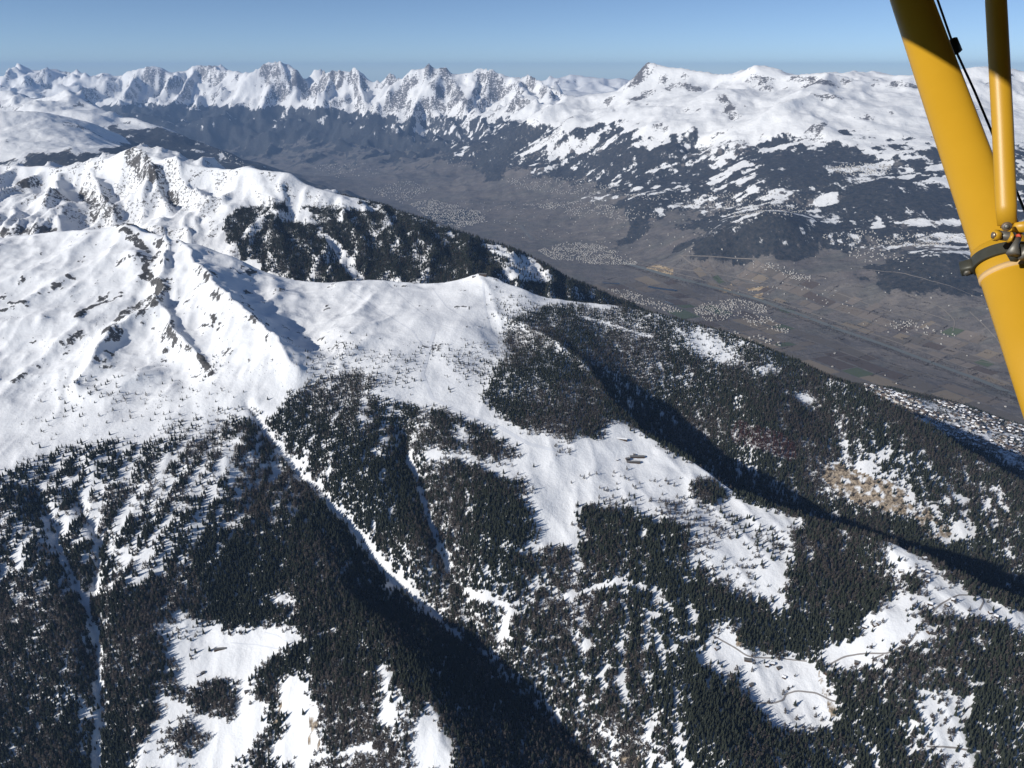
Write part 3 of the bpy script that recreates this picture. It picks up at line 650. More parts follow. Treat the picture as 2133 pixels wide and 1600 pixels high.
far_ctrl = [('z', 600, 318, FZ), ('z', 640, 335, FZ), ('z', 700, 365, FZ), ('z', 760, 395, FZ), ('z', 900, 450, FZ), ('z', 1050, 490, FZ), ('z', 1200, 560, FZ), ('z', 1400, 640, FZ), ('z', 1600, 720, FZ), ('z', 1800, 780, FZ), ('z', 2000, 850, FZ), ('z', 2133, 900, FZ), ('z', 2300, 960, FZ),
    ('z', 1500, 595, FZ), ('z', 1650, 648, FZ), ('z', 1850, 715, FZ), ('z', 2050, 790, FZ), ('z', 2133, 828, FZ), ('z', 2300, 890, FZ), ('z', 1300, 545, FZ), ('z', 1150, 490, FZ), ('z', 1000, 445, FZ), ('z', 850, 405, FZ), ('z', 720, 350, FZ), ('z', 680, 332, FZ),
    ('z', 1200, 700, FZ), ('z', 1500, 800, FZ), ('z', 1800, 950, FZ), ('z', 2133, 1050, FZ), ('z', 900, 600, FZ), ('z', 600, 420, FZ), ('z', 560, 366, FZ - 50), ('z', 450, 332, FZ - 50), ('z', 2000, 950, FZ), ('z', 1000, 520, FZ), ('z', 1300, 600, FZ), ('z', 1100, 530, FZ), ('z', 1700, 745, FZ), ('z', 1900, 800, FZ),
    ('z', 1900, 660, -2480), ('z', 1750, 630, -2500), ('z', 2080, 720, -2480), ('z', 1600, 590, -2500),
    ('z', 2133, 650, -2250), ('z', 1900, 610, -2320), ('z', 1700, 580, -2380), ('z', 1540, 548, -2390), ('z', 1400, 522, -2420), ('z', 1250, 472, -2450), ('z', 1100, 432, -2480), ('z', 1000, 402, -2480), ('z', 900, 372, -2500), ('z', 800, 342, -2540),
    (1640, 460, 10900), (1600, 462, 10900), (1560, 474, 10900), (1480, 494, 10900), (1700, 505, 10700), ('z', 1600, 550, -2350), ('z', 1420, 520, -2380), (1640, 520, 10550), (1540, 520, 10650),
    (1970, 535, 9300), (1920, 550, 9300), (2040, 550, 9200), ('z', 1900, 605, -2290), ('z', 2050, 610, -2270), (1970, 570, 9000), ('z', 1800, 505, -2120), ('z', 2100, 520, -2050), ('z', 1900, 510, -2080),
    ('z', 1300, 420, -2150), ('z', 1500, 425, -2030), ('z', 1700, 440, -1920), ('z', 1850, 405, -1680), ('z', 1850, 350, -1440), ('z', 2050, 420, -1720), ('z', 2133, 480, -1920), ('z', 2300, 480, -1900), ('z', 1600, 370, -1620), ('z', 1400, 375, -1900), ('z', 1200, 375, -2150), ('z', 1000, 352, -2360), ('z', 900, 330, -2450), ('z', 2100, 350, -1380), ('z', 1720, 380, -1620),
    (1600, 305, 15300), (1750, 305, 14500), (1900, 300, 14000), (2100, 300, 13900), (2300, 300, 13900), (1400, 305, 16500), ('z', 1500, 332, -1520), ('z', 1200, 320, -1720), ('z', 1050, 320, -1880), (1250, 290, 18700), (1100, 290, 20400), (1000, 302, 22000), (900, 302, 27000), (1330, 262, 18000), (1450, 270, 16900), (1180, 256, 19700), (1080, 264, 21500),
    (1200, 240, 20100), (1300, 237, 19200), (1400, 238, 18200), (1650, 260, 15700), (1720, 240, 16200), (1800, 230, 16200), (1900, 230, 16200), (2050, 225, 16500), (2133, 230, 16500), (1800, 270, 15200), (1950, 270, 15000), (1580, 195, 18900), (1600, 180, 19300), (1420, 185, 20200),
    (250, 212, 33000), (100, 195, 34000), (300, 225, 32200), (450, 245, 30800), (480, 275, 30200), (560, 295, 29500), (400, 260, 31500), (350, 250, 31500), (620, 250, 30600), (700, 252, 30400), (620, 300, 29000), (690, 300, 28600), (750, 292, 28400), (800, 255, 29400), (740, 220, 31000), (800, 200, 30800), (850, 308, 27000), (960, 298, 26200), (780, 315, 27000),
    (50, 290, 13600), (200, 300, 13900), (120, 265, 14500), (50, 345, 12200), (200, 335, 12700), (-300, 330, 12500), (300, 300, 17200), (400, 330, 16700), (500, 362, 15500), (330, 340, 15500), (240, 275, 16300), (50, 226, 19000), (150, 235, 18500), (0, 240, 18500, -1300), (100, 260, 17500, -1400), (210, 275, 17600),
    (0, 420, 10000, -2300), (300, 420, 11000, -2400), (600, 460, 11000, -2600), (-600, 420, 10000, -2300), (0, 200, 26000, -1500), (200, 240, 26000, -1900), (300, 270, 25000, -2400), (-300, 190, 28000, -1200),
    (1170, 190, 30000, -900), (1250, 185, 30000, -900), (1000, 190, 32000, -1000), (1500, 200, 30000, -1000), (1900, 200, 28000, -1000), (2300, 200, 28000, -900), (600, 200, 44000, -1500), (0, 200, 48000, -1500), (1200, 200, 56000, -1500), (1900, 200, 56000, -1500), (-500, 170, 56000, -1500), (600, 190, 56000, -1500),
    ('w', -6000, 4300, FZ), ('w', -2000, 4300, FZ), ('w', 2000, 4300, FZ), ('w', 5000, 4300, FZ), ('w', 7000, 6500, -2400)]
FL = {k: Line(lift(globals()[k])) for k in ('r_right', 'r_rspur', 'r_rspur2', 'r_rspur3', 'r_mid', 'r_mspur', 'r_mspur2', 'r_mspur3', 'r_mspur4', 'r_left', 'r_lspur', 'r_lspur2', 'r_lspur3', 'r_lspur4', 'r_lspur5', 'r_lspur6', 'r_lspur7', 'r_lspur8', 'r_dist', 'r_dome', 'r_slope', 'r_back')}
F_AMP = {'r_right': (150, 620), 'r_rspur': (150, 420), 'r_rspur2': (170, 420), 'r_rspur3': (190, 420), 'r_mid': (420, 700), 'r_mspur': (520, 560), 'r_mspur2': (520, 560), 'r_mspur3': (420, 420), 'r_mspur4': (200, 420), 'r_left': (430, 900), 'r_lspur': (480, 700), 'r_lspur2': (460, 750), 'r_lspur3': (480, 650), 'r_lspur4': (300, 600), 'r_lspur5': (420, 700), 'r_lspur6': (420, 600), 'r_lspur7': (420, 600), 'r_lspur8': (300, 600), 'r_dist': (420, 1000), 'r_dome': (70, 300), 'r_slope': (90, 420), 'r_back': (220, 480)}
def far_detail(x, y):
    wx = x + 150 * fbm(x, y, 1300, 3, 203); wy = y + 150 * fbm(x, y, 1300, 3, 204)
    z = 0.0; near_c = np.full(np.shape(x), 1e9); up = np.zeros(np.shape(x))
    for k, (h_, w_) in F_AMP.items():
        d, s, _ = FL[k].nearest(wx, wy)
        z = z + h_ * np.exp(-d / w_)
        if k in ('r_right', 'r_mid', 'r_left', 'r_dist', 'r_back'):
            lam = w_ * (1.7 if k != 'r_right' else 1.8)
            n = np.abs(pnoise(s / lam, d / (lam * 5), 300 + len(k))) + 0.5 * np.abs(pnoise(s / (lam * 0.43), d / (lam * 3), 311 + len(k)))
            a_ = {'r_right': 150, 'r_mid': 620, 'r_left': 760, 'r_dist': 450, 'r_back': 300}[k]
            z = z - a_ * n * sstep(d, 0.0, w_ * 0.9) * np.exp(-d / (w_ * 4.5))
        up = np.maximum(up, np.exp(-d / (w_ * 4.0)) * (h_ / 300.0))
        near_c = np.minimum(near_c, d)
    k = np.minimum(1, near_c / 260.0)
    hi = np.clip(up, 0.0, 1.0)
    calm = 1 - 0.48 * sstep(x, 1500, 3500)
    z = z + np.minimum(1, near_c / 300.0) * hi * calm * 60 * (ridged(x, y, 820, 5, 235, 0.58) - 0.7)
    z = z + k * hi * calm * 420 * (ridged(x + 350 * fbm(x, y, 1800, 2, 237), y, 3000, 6, 231, 0.48) - 0.7)
    slope_zone = sstep(y - 0.15 * x, 11500, 14500)
    z = z + k * (10 + 62 * slope_zone) * fbm(x, y, 1500, 6, 241, 0.5) * (1 - 0.93 * FLAT(x, y))
    z = z + (16 * fbm(x, y, 420, 4, 251, 0.5)) * (1 - FLAT(x, y))
    return z
flat_line = Line([at_z(u, v, FZ) for u, v in ((600, 320), (700, 356), (850, 420), (1000, 470), (1200, 545), (1400, 610), (1600, 680), (1800, 745), (2000, 815), (2133, 865), (2400, 960))])
def FLAT(x, y):
    d, _, _ = flat_line.nearest(x, y)
    return 1 - sstep(d, 700, 1500)
ys = 4300.0 * (58000.0 / 4300.0) ** (np.linspace(0, 1, 640))
ctrl = lift(far_ctrl)
for k, st in (('r_right', 260), ('r_rspur', 500), ('r_rspur2', 500), ('r_rspur3', 400), ('r_mid', 260), ('r_mspur', 500), ('r_mspur2', 500), ('r_mspur3', 500), ('r_mspur4', 600), ('r_left', 300), ('r_lspur', 700), ('r_lspur2', 800), ('r_lspur3', 700), ('r_lspur4', 900), ('r_lspur5', 800), ('r_lspur6', 700), ('r_lspur7', 700), ('r_lspur8', 900), ('r_dist', 600), ('r_dome', 300), ('r_slope', 400), ('r_back', 350)):
    ctrl += [tuple(p) for p in FL[k].dense(st)]
far = Body(ys, 2400.0, 0.72, 820, ctrl, far_detail, 260.0, coarse=3)
gx, gy = far.slope(); steep = np.hypot(gx, gy)
fx, fy, fz = far.X, far.Y, far.Z
n_big = fbm(fx, fy, 1600, 5, 261, 0.55); n_med = fbm(fx, fy, 420, 5, 271, 0.6)
line_z = -1180 + 150 * n_big - 230 * sstep(fy, 21000, 26000) * sstep(fx, -9000, -3000) - 300 * sstep(fx, 2500, 5500) * sstep(fy, 13500, 12000)
snow = sstep(fz + 110 * n_med, line_z - 260, line_z + 260)
# snow lingers in clearings of the woods below the tree line
n_ter = fbm(fx * 0.45, fy * 1.5, 330, 4, 291, 0.6)
patch = (0.30 + 0.36 * sstep(0.6 * n_med + 0.8 * n_ter, -0.2, 0.7)) * sstep(fz, -2330, -1950) * sstep(fx + 0.15 * fy, -2500, 1500)
patch = np.maximum(patch, 0.52 * sstep(0.6 * n_med + 0.8 * n_ter, 0.0, 0.8) * sstep(fz, -2250, -1750))
snow = np.maximum(snow, patch)
forest = sstep(fz + 160 * n_big + 90 * n_med, -2400, -1980) * (1 - 0.6 * snow)
steepwood = sstep(steep + 0.3 * n_med, 0.33, 0.5) * sstep(fy, 20000, 24000)
forest = np.maximum(forest, steepwood * (1 - snow))
def fpoly(uv, warp=110): return poly_mask(far, uv, warp=warp, sub=10)
for uv in ([(1400, 505), (1480, 490), (1560, 468), (1600, 455), (1650, 455), (1690, 490), (1710, 520), (1650, 545), (1560, 545), (1430, 530)], [(1820, 560), (1900, 545), (1960, 525), (2060, 540), (2080, 590), (1960, 600), (1850, 605)],
           [(1380, 380), (1400, 345), (1470, 340), (1490, 365), (1440, 385)], [(1580, 345), (1640, 320), (1750, 300), (1800, 330), (1760, 355), (1820, 380), (1700, 390), (1600, 380)], [(1750, 400), (1850, 390), (2050, 400), (2050, 440), (1880, 450), (1760, 430)],
           [(1300, 490), (1345, 455), (1350, 480), (1290, 520), (1265, 520)], [(1180, 330), (1290, 300), (1400, 320), (1350, 350), (1230, 350)], [(980, 300), (1080, 250), (1120, 290), (1040, 350), (990, 350)], [(250, 300), (330, 265), (420, 300), (540, 352), (400, 360), (260, 335)], [(40, 345), (70, 320), (180, 325), (200, 350), (60, 370)],
           [(880, 450), (960, 435), (1000, 450), (930, 470)], [(1000, 360), (1050, 350), (1060, 370), (1010, 380)]):
    m_ = blur(fpoly(uv, 150), 2); forest = forest + m_ * (np.maximum(forest, 0.78) - forest); snow = snow + m_ * (np.minimum(snow, 0.24) - snow)
for uv, a_ in (([(0, 237), (100, 236), (205, 262), (260, 290), (240, 305), (150, 315), (60, 310), (0, 330)], 0.95), ([(210, 235), (232, 236), (262, 262), (256, 268), (225, 248)], 0.9), ([(1650, 470), (1670, 470), (1720, 500), (1710, 510), (1680, 495)], 0.75), ([(1750, 505), (1790, 500), (1800, 510), (1760, 515)], 0.7), ([(1920, 510), (1960, 505), (2020, 530), (1980, 535)], 0.7),
               ([(1740, 500), (2020, 490), (2030, 515), (1780, 520)], 0.42), ([(1560, 400), (1660, 390), (1720, 430), (1600, 450)], 0.42), ([(1720, 345), (1900, 340), (1900, 362), (1740, 365)], 0.5), ([(1090, 305), (1150, 280), (1260, 310), (1180, 330), (1110, 330)], 0.52), ([(1180, 305), (1260, 290), (1255, 300), (1200, 315)], 0.9), ([(1330, 430), (1500, 400), (1520, 440), (1400, 460)], 0.38), ([(1180, 405), (1330, 395), (1320, 420), (1200, 420)], 0.38),
               ([(1380, 330), (1500, 300), (1590, 270), (1560, 320), (1480, 345)], 0.5), ([(340, 300), (400, 300), (500, 335), (530, 350), (450, 340)], 0.4), ([(1850, 465), (2000, 460), (2000, 470), (1870, 475)], 0.5)):
    m_ = blur(fpoly(uv, 120), 2)
    snow = snow + m_ * (np.maximum(snow, (a_ if a_ > 0.85 else min(a_, 0.6)) + 0.25 * n_med + 0.2 * n_ter) - snow); forest = forest * (1.0 - 0.5 * a_ * m_)
frock = 0.64 * sstep(fbm(fx, fy, 700, 6, 281, 0.62) + 0.8 * (steep - 0.8), 0.2, 0.75) * snow
for uv, wd in (([(1318, 168), (1332, 152), (1347, 141)], 170), ([(1325, 205), (1350, 196), (1385, 190)], 110), ([(1385, 168), (1420, 178), (1450, 186)], 110), ([(1655, 166), (1700, 172), (1735, 176)], 120), ([(1565, 166), (1600, 170)], 110), ([(1792, 240), (1812, 250)], 90), ([(1868, 176), (1905, 180)], 100), ([(1500, 200), (1518, 222), (1532, 245)], 90), ([(1700, 262), (1672, 290)], 55), ([(1718, 258), (1690, 290)], 45),
               ([(885, 150), (905, 170), (915, 190)], 150), ([(925, 152), (945, 185), (965, 215)], 150), ([(580, 138), (610, 150), (618, 170)], 230), ([(420, 142), (445, 155)], 230), ([(690, 152), (705, 165)], 160), ([(812, 158), (818, 175)], 120)):
    frock = np.maximum(frock, strip_mask(far, uv, wd * 1.5) * (0.52 + 0.6 * n_med))
tan_f = np.zeros(fx.shape)
for uv, a_ in (([(1338, 560), (1370, 550), (1402, 562), (1404, 573), (1375, 572)], 0.95), ([(1495, 604), (1525, 593), (1522, 608), (1505, 610)], 0.85), ([(1555, 600), (1605, 598), (1585, 606), (1560, 607)], 0.85), ([(1555, 618), (1590, 610), (1590, 626), (1560, 622)], 0.8),
               ([(1030, 425), (1080, 430), (1120, 460), (1100, 475), (1060, 455)], 0.36), ([(1955, 430), (1960, 432), (1962, 440)], 0.5)):
    tan_f = np.maximum(tan_f, fpoly(uv, 20) * a_)
fcov = np.zeros((*fx.shape, 4))
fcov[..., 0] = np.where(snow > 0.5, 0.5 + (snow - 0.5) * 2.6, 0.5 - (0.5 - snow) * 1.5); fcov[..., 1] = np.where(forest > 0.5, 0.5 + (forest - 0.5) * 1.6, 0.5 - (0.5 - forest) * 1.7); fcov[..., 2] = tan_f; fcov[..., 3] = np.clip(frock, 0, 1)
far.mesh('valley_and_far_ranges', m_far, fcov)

#PART2
# ------------------------------------------------------------------ small builders
def mesh_obj(name, verts, faces, mats, parent=None, fmat=None, smooth=False):
    me = bpy.data.meshes.new(name)
    me.from_pydata([tuple(map(float, v)) for v in verts], [], faces)
    for m in (mats if isinstance(mats, (list, tuple)) else [mats]): me.materials.append(m)
    if fmat: me.polygons.foreach_set('material_index', fmat)
    if smooth: me.polygons.foreach_set('use_smooth', [True] * len(me.polygons))
    me.update()
    o = bpy.data.objects.new(name, me)
    col.objects.link(o)
    o.parent = parent
    return o
def share(name, me, parent=None, loc=None, rz=0.0, sc_=None):
    o = bpy.data.objects.new(name, me); col.objects.link(o); o.parent = parent
    if loc is not None: o.location = loc
    o.rotation_euler = (0, 0, rz)
    if sc_ is not None: o.scale = sc_
    return o
def empty(name, loc, rz=0.0, s=1.0):
    o = bpy.data.objects.new(name, None); col.objects.link(o)
    o.location = loc; o.rotation_euler = (0, 0, rz); o.scale = (s, s, s)
    o.empty_display_size = 0.1
    return o
def tag(o, label, cat, group=None):
    o['label'] = label; o['category'] = cat
    if group: o['group'] = group
    return o

# ------------------------------------------------------------------ trees
m_spruce = simple('spruce_needles', (0.020, 0.028, 0.019), (0.055, 0.058, 0.040), 7.0, 0.9)
m_larch = simple('larch_twigs', (0.062, 0.052, 0.045), (0.125, 0.106, 0.090), 7.0, 0.9)
m_red = simple('reddish_twigs', (0.055, 0.028, 0.024), (0.105, 0.050, 0.040), 7.0, 0.9)
m_bark = simple('bark', (0.045, 0.036, 0.030), (0.085, 0.068, 0.055), 9.0, 0.95)
def spruce_mesh(seed, wid, tiers=6, m=m_spruce):
    rnd = random.Random(seed); vs_, fs_ = [], []
    for k in range(tiers):
        z0 = 0.07 + 0.80 * (k / tiers) ** 0.95
        z1 = min(1.0, z0 + 0.36 - 0.17 * k / tiers) if k < tiers - 1 else 1.0
        r = wid * (1 - (k / tiers)) ** 0.8 + 0.02
        n = 9 if k < 3 else 7
        ph = rnd.random() * 6.28
        top = len(vs_); vs_.append((rnd.uniform(-.01, .01), rnd.uniform(-.01, .01), z1))
        ring = []
        for j in range(2 * n):
            rr = r * (rnd.uniform(0.8, 1.2) if j % 2 == 0 else rnd.uniform(0.40, 0.58))
            a = ph + math.pi * j / n + rnd.uniform(-.12, .12)
            ring.append(len(vs_)); vs_.append((rr * math.cos(a), rr * math.sin(a), z0 - (0.035 if j % 2 == 0 else -0.035) + rnd.uniform(-.015, .015)))
        for j in range(2 * n): fs_.append((ring[j], ring[(j + 1) % (2 * n)], top))
    me = bpy.data.meshes.new('spruce_crown'); me.from_pydata(vs_, [], fs_); me.materials.append(m); me.update()
    return me
def larch_mesh(seed, wid, m=m_larch):
    rnd = random.Random(seed); vs_, fs_ = [], []
    for k in range(4):      # stem
        a = k * math.pi / 2; vs_.append((0.012 * math.cos(a), 0.012 * math.sin(a), 0))
    vs_.append((0, 0, 1)); fs_ += [(0, 1, 4), (1, 2, 4), (2, 3, 4), (3, 0, 4)]
    for k in range(46):
        t = (k + rnd.random()) / 46
        z = 0.14 + 0.82 * t
        r = wid * (1 - t) ** 0.75 * rnd.uniform(0.6, 1.15) + 0.015
        a = rnd.random() * 6.28; w = rnd.uniform(0.16, 0.34)
        i = len(vs_)
        vs_ += [(0, 0, z + 0.05), (r * math.cos(a - w), r * math.sin(a - w), z + rnd.uniform(-.02, .04)), (r * 1.05 * math.cos(a + w), r * 1.05 * math.sin(a + w), z + rnd.uniform(-.03, .03)), (0.3 * r * math.cos(a), 0.3 * r * math.sin(a), z - 0.04)]
        fs_ += [(i, i + 1, i + 2), (i + 1, i + 3, i + 2)]
    me = bpy.data.meshes.new('larch_crown'); me.from_pydata(vs_, [], fs_); me.materials.append(m); me.update()
    return me
def trunk_mesh():
    vs_, fs_ = [], []
    for z, r in ((-0.06, 0.020), (0.25, 0.014), (0.9, 0.004)):
        for k in range(6): a = k * math.pi / 3; vs_.append((r * math.cos(a), r * math.sin(a), z))
    for b in (0, 6):
        for k in range(6): fs_.append((b + k, b + (k + 1) % 6, b + 6 + (k + 1) % 6, b + 6 + k))
    me = bpy.data.meshes.new('trunk'); me.from_pydata(vs_, [], fs_); me.materials.append(m_bark); me.update()
    return me
CROWN = [spruce_mesh(1, 0.185), spruce_mesh(2, 0.225), spruce_mesh(3, 0.165, 7), spruce_mesh(4, 0.205, 5), larch_mesh(5, 0.23), larch_mesh(6, 0.27), larch_mesh(8, 0.22, m_red)]
TRUNK = trunk_mesh()

def sample(body, g, dens, bounds, seed):
    rs = np.random.RandomState(seed)
    x0, x1, y0, y1 = bounds
    nx, ny = int((x1 - x0) / g), int((y1 - y0) / g)
    ix, iy = np.meshgrid(np.arange(nx), np.arange(ny))
    x = x0 + (ix.ravel() + rs.rand(nx * ny)) * g; y = y0 + (iy.ravel() + rs.rand(nx * ny)) * g
    hw = np.abs(x) < (body.a + body.b * y) * 0.995
    x, y = x[hw], y[hw]
    p = body.h(x, y, dens)
    k = rs.rand(len(x)) < p
    return x[k], y[k], p[k], rs
def project(x, y, z):
    f = y * CP - z * SP; upc = y * SP + z * CP
    return CU + F * x / f, CV - F * upc / f

tx, ty, tp, rs = sample(near, 5.8, den, (-3700, 3700, 1200, 5300), 5)
tz = near.h(tx, ty)
tb = near.h(tx, ty, back.astype(float)) > 0.5
hid = near.h(tx, ty, near.Z * 0 + 0)      # nothing hidden to begin with
keep = (~tb) | (rs.rand(len(tx)) < 0.35)
tx, ty, tz, tp = tx[keep], ty[keep], tz[keep], tp[keep]
hgt = (13.0 + 9.5 * sstep(tz, -980, -1350)) * rs.uniform(0.55, 1.25, len(tx))
hgt = np.where(tp < 0.3, hgt * 0.85, hgt)
lar = 0.30 + 0.7 * fbm(tx, ty, 330, 3, 401) + 0.35 * (tp < 0.3) * (tz < -1150) + 0.3 * sstep(tz, -1050, -1250) * 0
kind = np.where(rs.rand(len(tx)) < lar, rs.randint(4, 6, len(tx)), rs.randint(0, 4, len(tx)))
red = Line([(*near.hit(u, v), 0) for u, v in ((1540, 905), (1580, 918), (1640, 940))])
dr, _, _ = red.nearest(tx, ty)
kind = np.where((dr < 34) & (rs.rand(len(tx)) < 0.9), 6, kind)
rot = rs.rand(len(tx)) * 6.283

# dwarf pines and alder scrub above the timber line
shr = np.zeros(near.X.shape)
for uv, a_ in (([(90, 700), (330, 620), (640, 700), (640, 800), (560, 870), (300, 900), (60, 950), (40, 820)], 0.055), ([(640, 690), (1040, 700), (1040, 780), (640, 800)], 0.03), ([(0, 520), (240, 560), (330, 620), (120, 690), (0, 690)], 0.015)):
    shr = np.maximum(shr, a_ * blur(poly_mask(near, uv, warp=30), 4))
shr = shr * np.clip(-0.25 + 3.2 * fbm(near.X, near.Y, 90, 4, 431, 0.6), 0, 4)
sx, sy, sp2, rs2 = sample(near, 6.0, shr, (-3400, 600, 2500, 3900), 51)
sz = near.h(sx, sy)
tx, ty, tz, tp = np.concatenate([tx, sx]), np.concatenate([ty, sy]), np.concatenate([tz, sz]), np.concatenate([tp, sp2])
hgt = np.concatenate([hgt, rs2.uniform(1.8, 5.5, len(sx))]); kind = np.concatenate([kind, rs2.choice((0, 1, 3), len(sx))]); rot = np.concatenate([rot, rs2.rand(len(sx)) * 6.28])
# the trees that stand free and show one by one
ZONES = [
    ('A', [(318, 1280), (642, 1280), (642, 1400), (500, 1440), (300, 1440)], 'dark conifer standing free in the lower left snow clearing', 'free conifers of the lower left clearing'),
    ('B', [(1060, 905), (1300, 875), (1545, 1040), (1440, 1110), (1180, 1130), (1060, 1050)], 'conifer standing free on the snowy pasture around the long barns', 'free conifers around the long barns'),
    ('C', [(1640, 1060), (1700, 1085), (1645, 1290), (1430, 1190), (1440, 1060)], 'conifer in the thin wood between barn pasture and dense knoll', 'thin wood beyond the barn pasture'),
    ('D', [(1825, 1130), (1990, 1220), (2133, 1277), (2133, 1335), (1960, 1345), (1740, 1405), (1690, 1370), (1790, 1300)], 'conifer standing free among the chalets of the right clearing', 'free conifers of the right clearing'),
    ('E', [(1440, 1290), (1760, 1390), (1760, 1535), (1550, 1470), (1440, 1380)], 'conifer standing free beside the winding track clearing at bottom right', 'free conifers of the track clearing'),
    ('F', [(1905, 1415), (2050, 1415), (2060, 1600), (1905, 1600)], 'conifer standing in the narrow snow strip at bottom right corner', 'conifers of the corner snow strip'),
    ('G', [(880, 690), (1065, 700), (1062, 800), (900, 800)], 'small conifer scattered beside the upper ski run', 'scattered conifers beside the upper ski run'),
    ('H', [(600, 700), (885, 700), (885, 830), (600, 830)], 'small conifer scattered above the wood left of the ski run', 'scattered conifers left of the ski run'),
]
def in_poly(u, v, P):
    ins = np.zeros(np.shape(u), bool)
    for (x0, y0), (x1, y1) in zip(P, P[1:] + P[:1]):
        if y0 != y1: ins ^= ((y0 > v) != (y1 > v)) & (u < (x1 - x0) * (v - y0) / (y1 - y0) + x0)
    return ins
zone_xy = {z[0]: [near.hit(u, v) for u, v in z[1]] for z in ZONES}
LONE = [(437, 1357, 21, 'tall dark spruce standing alone beside the long hut in the clearing'), (398, 1336, 14, 'rightmost of the small conifer row atop the lower left clearing'), (361, 1322, 15, 'second from left of the small conifer row atop the lower left clearing'), (372, 1331, 13, 'middle one of the small conifer row atop the lower left clearing'), (386, 1328, 12, 'second from right of the small conifer row atop the lower left clearing'), (354, 1336, 15, 'leftmost of the small conifer row atop the lower left clearing'), (598, 1492, 17, 'dark spruce alone in the narrow snow strip right of the clearing'), (632, 1490, 24, 'largest spruce in the narrow snow strip right of the clearing'),
        (1077, 929, 19, 'solitary dark conifer on the ski run above the barn pasture'), (1098, 1007, 12, 'small conifer on the pasture tongue left of the scattered larches'), (1112, 974, 18, 'dark conifer on the pasture below the solitary piste tree'), (935, 812, 18, 'upper conifer of the pair in the middle of the piste fork'), (938, 818, 14, 'lower conifer of the pair in the middle of the piste fork'), (882, 946, 12, 'lone conifer at the left tip of the narrow pasture'), (863, 1470, 10, None)]
used = 0
def free_tree(x, y, h_, kd, r_, label, group):
    z = float(near.h(x, y))
    nm = 'larch_tree' if kd >= 4 else 'spruce_tree'
    e = empty(nm, (float(x), float(y), z - 0.2), float(r_), float(h_))
    tag(e, label, 'tree', group)
    share('crown', CROWN[kd], e); share('trunk', TRUNK, e)
    return e
first = {}
for u, v, h_, lb in LONE:
    x, y = near.hit(u, v)
    if lb is None:
        lb, gp = 'dark conifer standing free in the lower left snow clearing', 'free conifers of the lower left clearing'
        if u > 860 and v < 1200: lb, gp = 'conifer standing free on the snowy pasture around the long barns', 'free conifers around the long barns'
        if u == 863: lb, gp = 'small conifer at the foot of the lowest central snow patch', None
    else: gp = None
    free_tree(x, y, h_, random.choice((0, 1, 3)), random.random() * 6, lb, gp); used += 1
taken = np.zeros(len(tx), bool)
pool = []
loc_den = near.h(tx, ty, den)
for key, _, lb, gp in ZONES:
    m_ = in_poly(tx, ty, zone_xy[key]) & (loc_den < 0.34) & (hgt > 7) & ~taken
    for i in np.nonzero(m_)[0]:
        pool.append((hgt[i] / math.sqrt(tx[i] ** 2 + ty[i] ** 2 + tz[i] ** 2), i, lb, gp)); 
    taken |= m_
taken[:] = False
pool.sort(reverse=True)
bx_, by_ = near.hit(1320, 958)
for _, i, lb, gp in pool[:300 - used]:
    taken[i] = True
    sp_ = 'leafless brown larch' if kind[i] >= 4 else 'dark green spruce'
    size_ = 'tall ' if hgt[i] > 17 else ('small ' if hgt[i] < 13 else '')
    if 'long barns' in lb:
        where = 'left of the long barns' if tx[i] < bx_ - 60 else ('right of the long barns' if tx[i] > bx_ + 60 else 'straight below the long barns')
        lb = 'standing free on the snowy pasture ' + where
    else: lb = lb.replace('small conifer ', '').replace('dark conifer ', '').replace('conifer ', '')
    lb = size_ + sp_ + ' ' + lb
    gp = gp.replace('conifers', 'larches' if kind[i] >= 4 else 'spruces')
    free_tree(tx[i], ty[i], hgt[i], int(kind[i]), rot[i], lb, gp)
tx, ty, tz, hgt, kind, rot = (a[~taken] for a in (tx, ty, tz, hgt, kind, rot))

# one crown object of each kind to grow the forests from
PROTO = {}
for o in col.objects:
    if o.name.split('.')[0] == 'crown':
        k = CROWN.index(o.data)
        PROTO.setdefault(k, o)
for k in range(len(CROWN)):
    if k not in PROTO:                       # a kind that only grows inside the woods: one more tree of it
        i = int(np.nonzero(kind == k)[0][0]) if (kind == k).any() else 0
        e = free_tree(tx[i], ty[i], hgt[i], k, rot[i], 'reddish bare tree at the edge of the russet thicket in the gorge wood', None)
        PROTO[k] = [c for c in e.children if c.name.startswith('crown')][0] if e.children else None
        if PROTO[k] is None:
            PROTO[k] = [c for c in col.objects if c.parent == e and c.name.startswith('crown')][0]

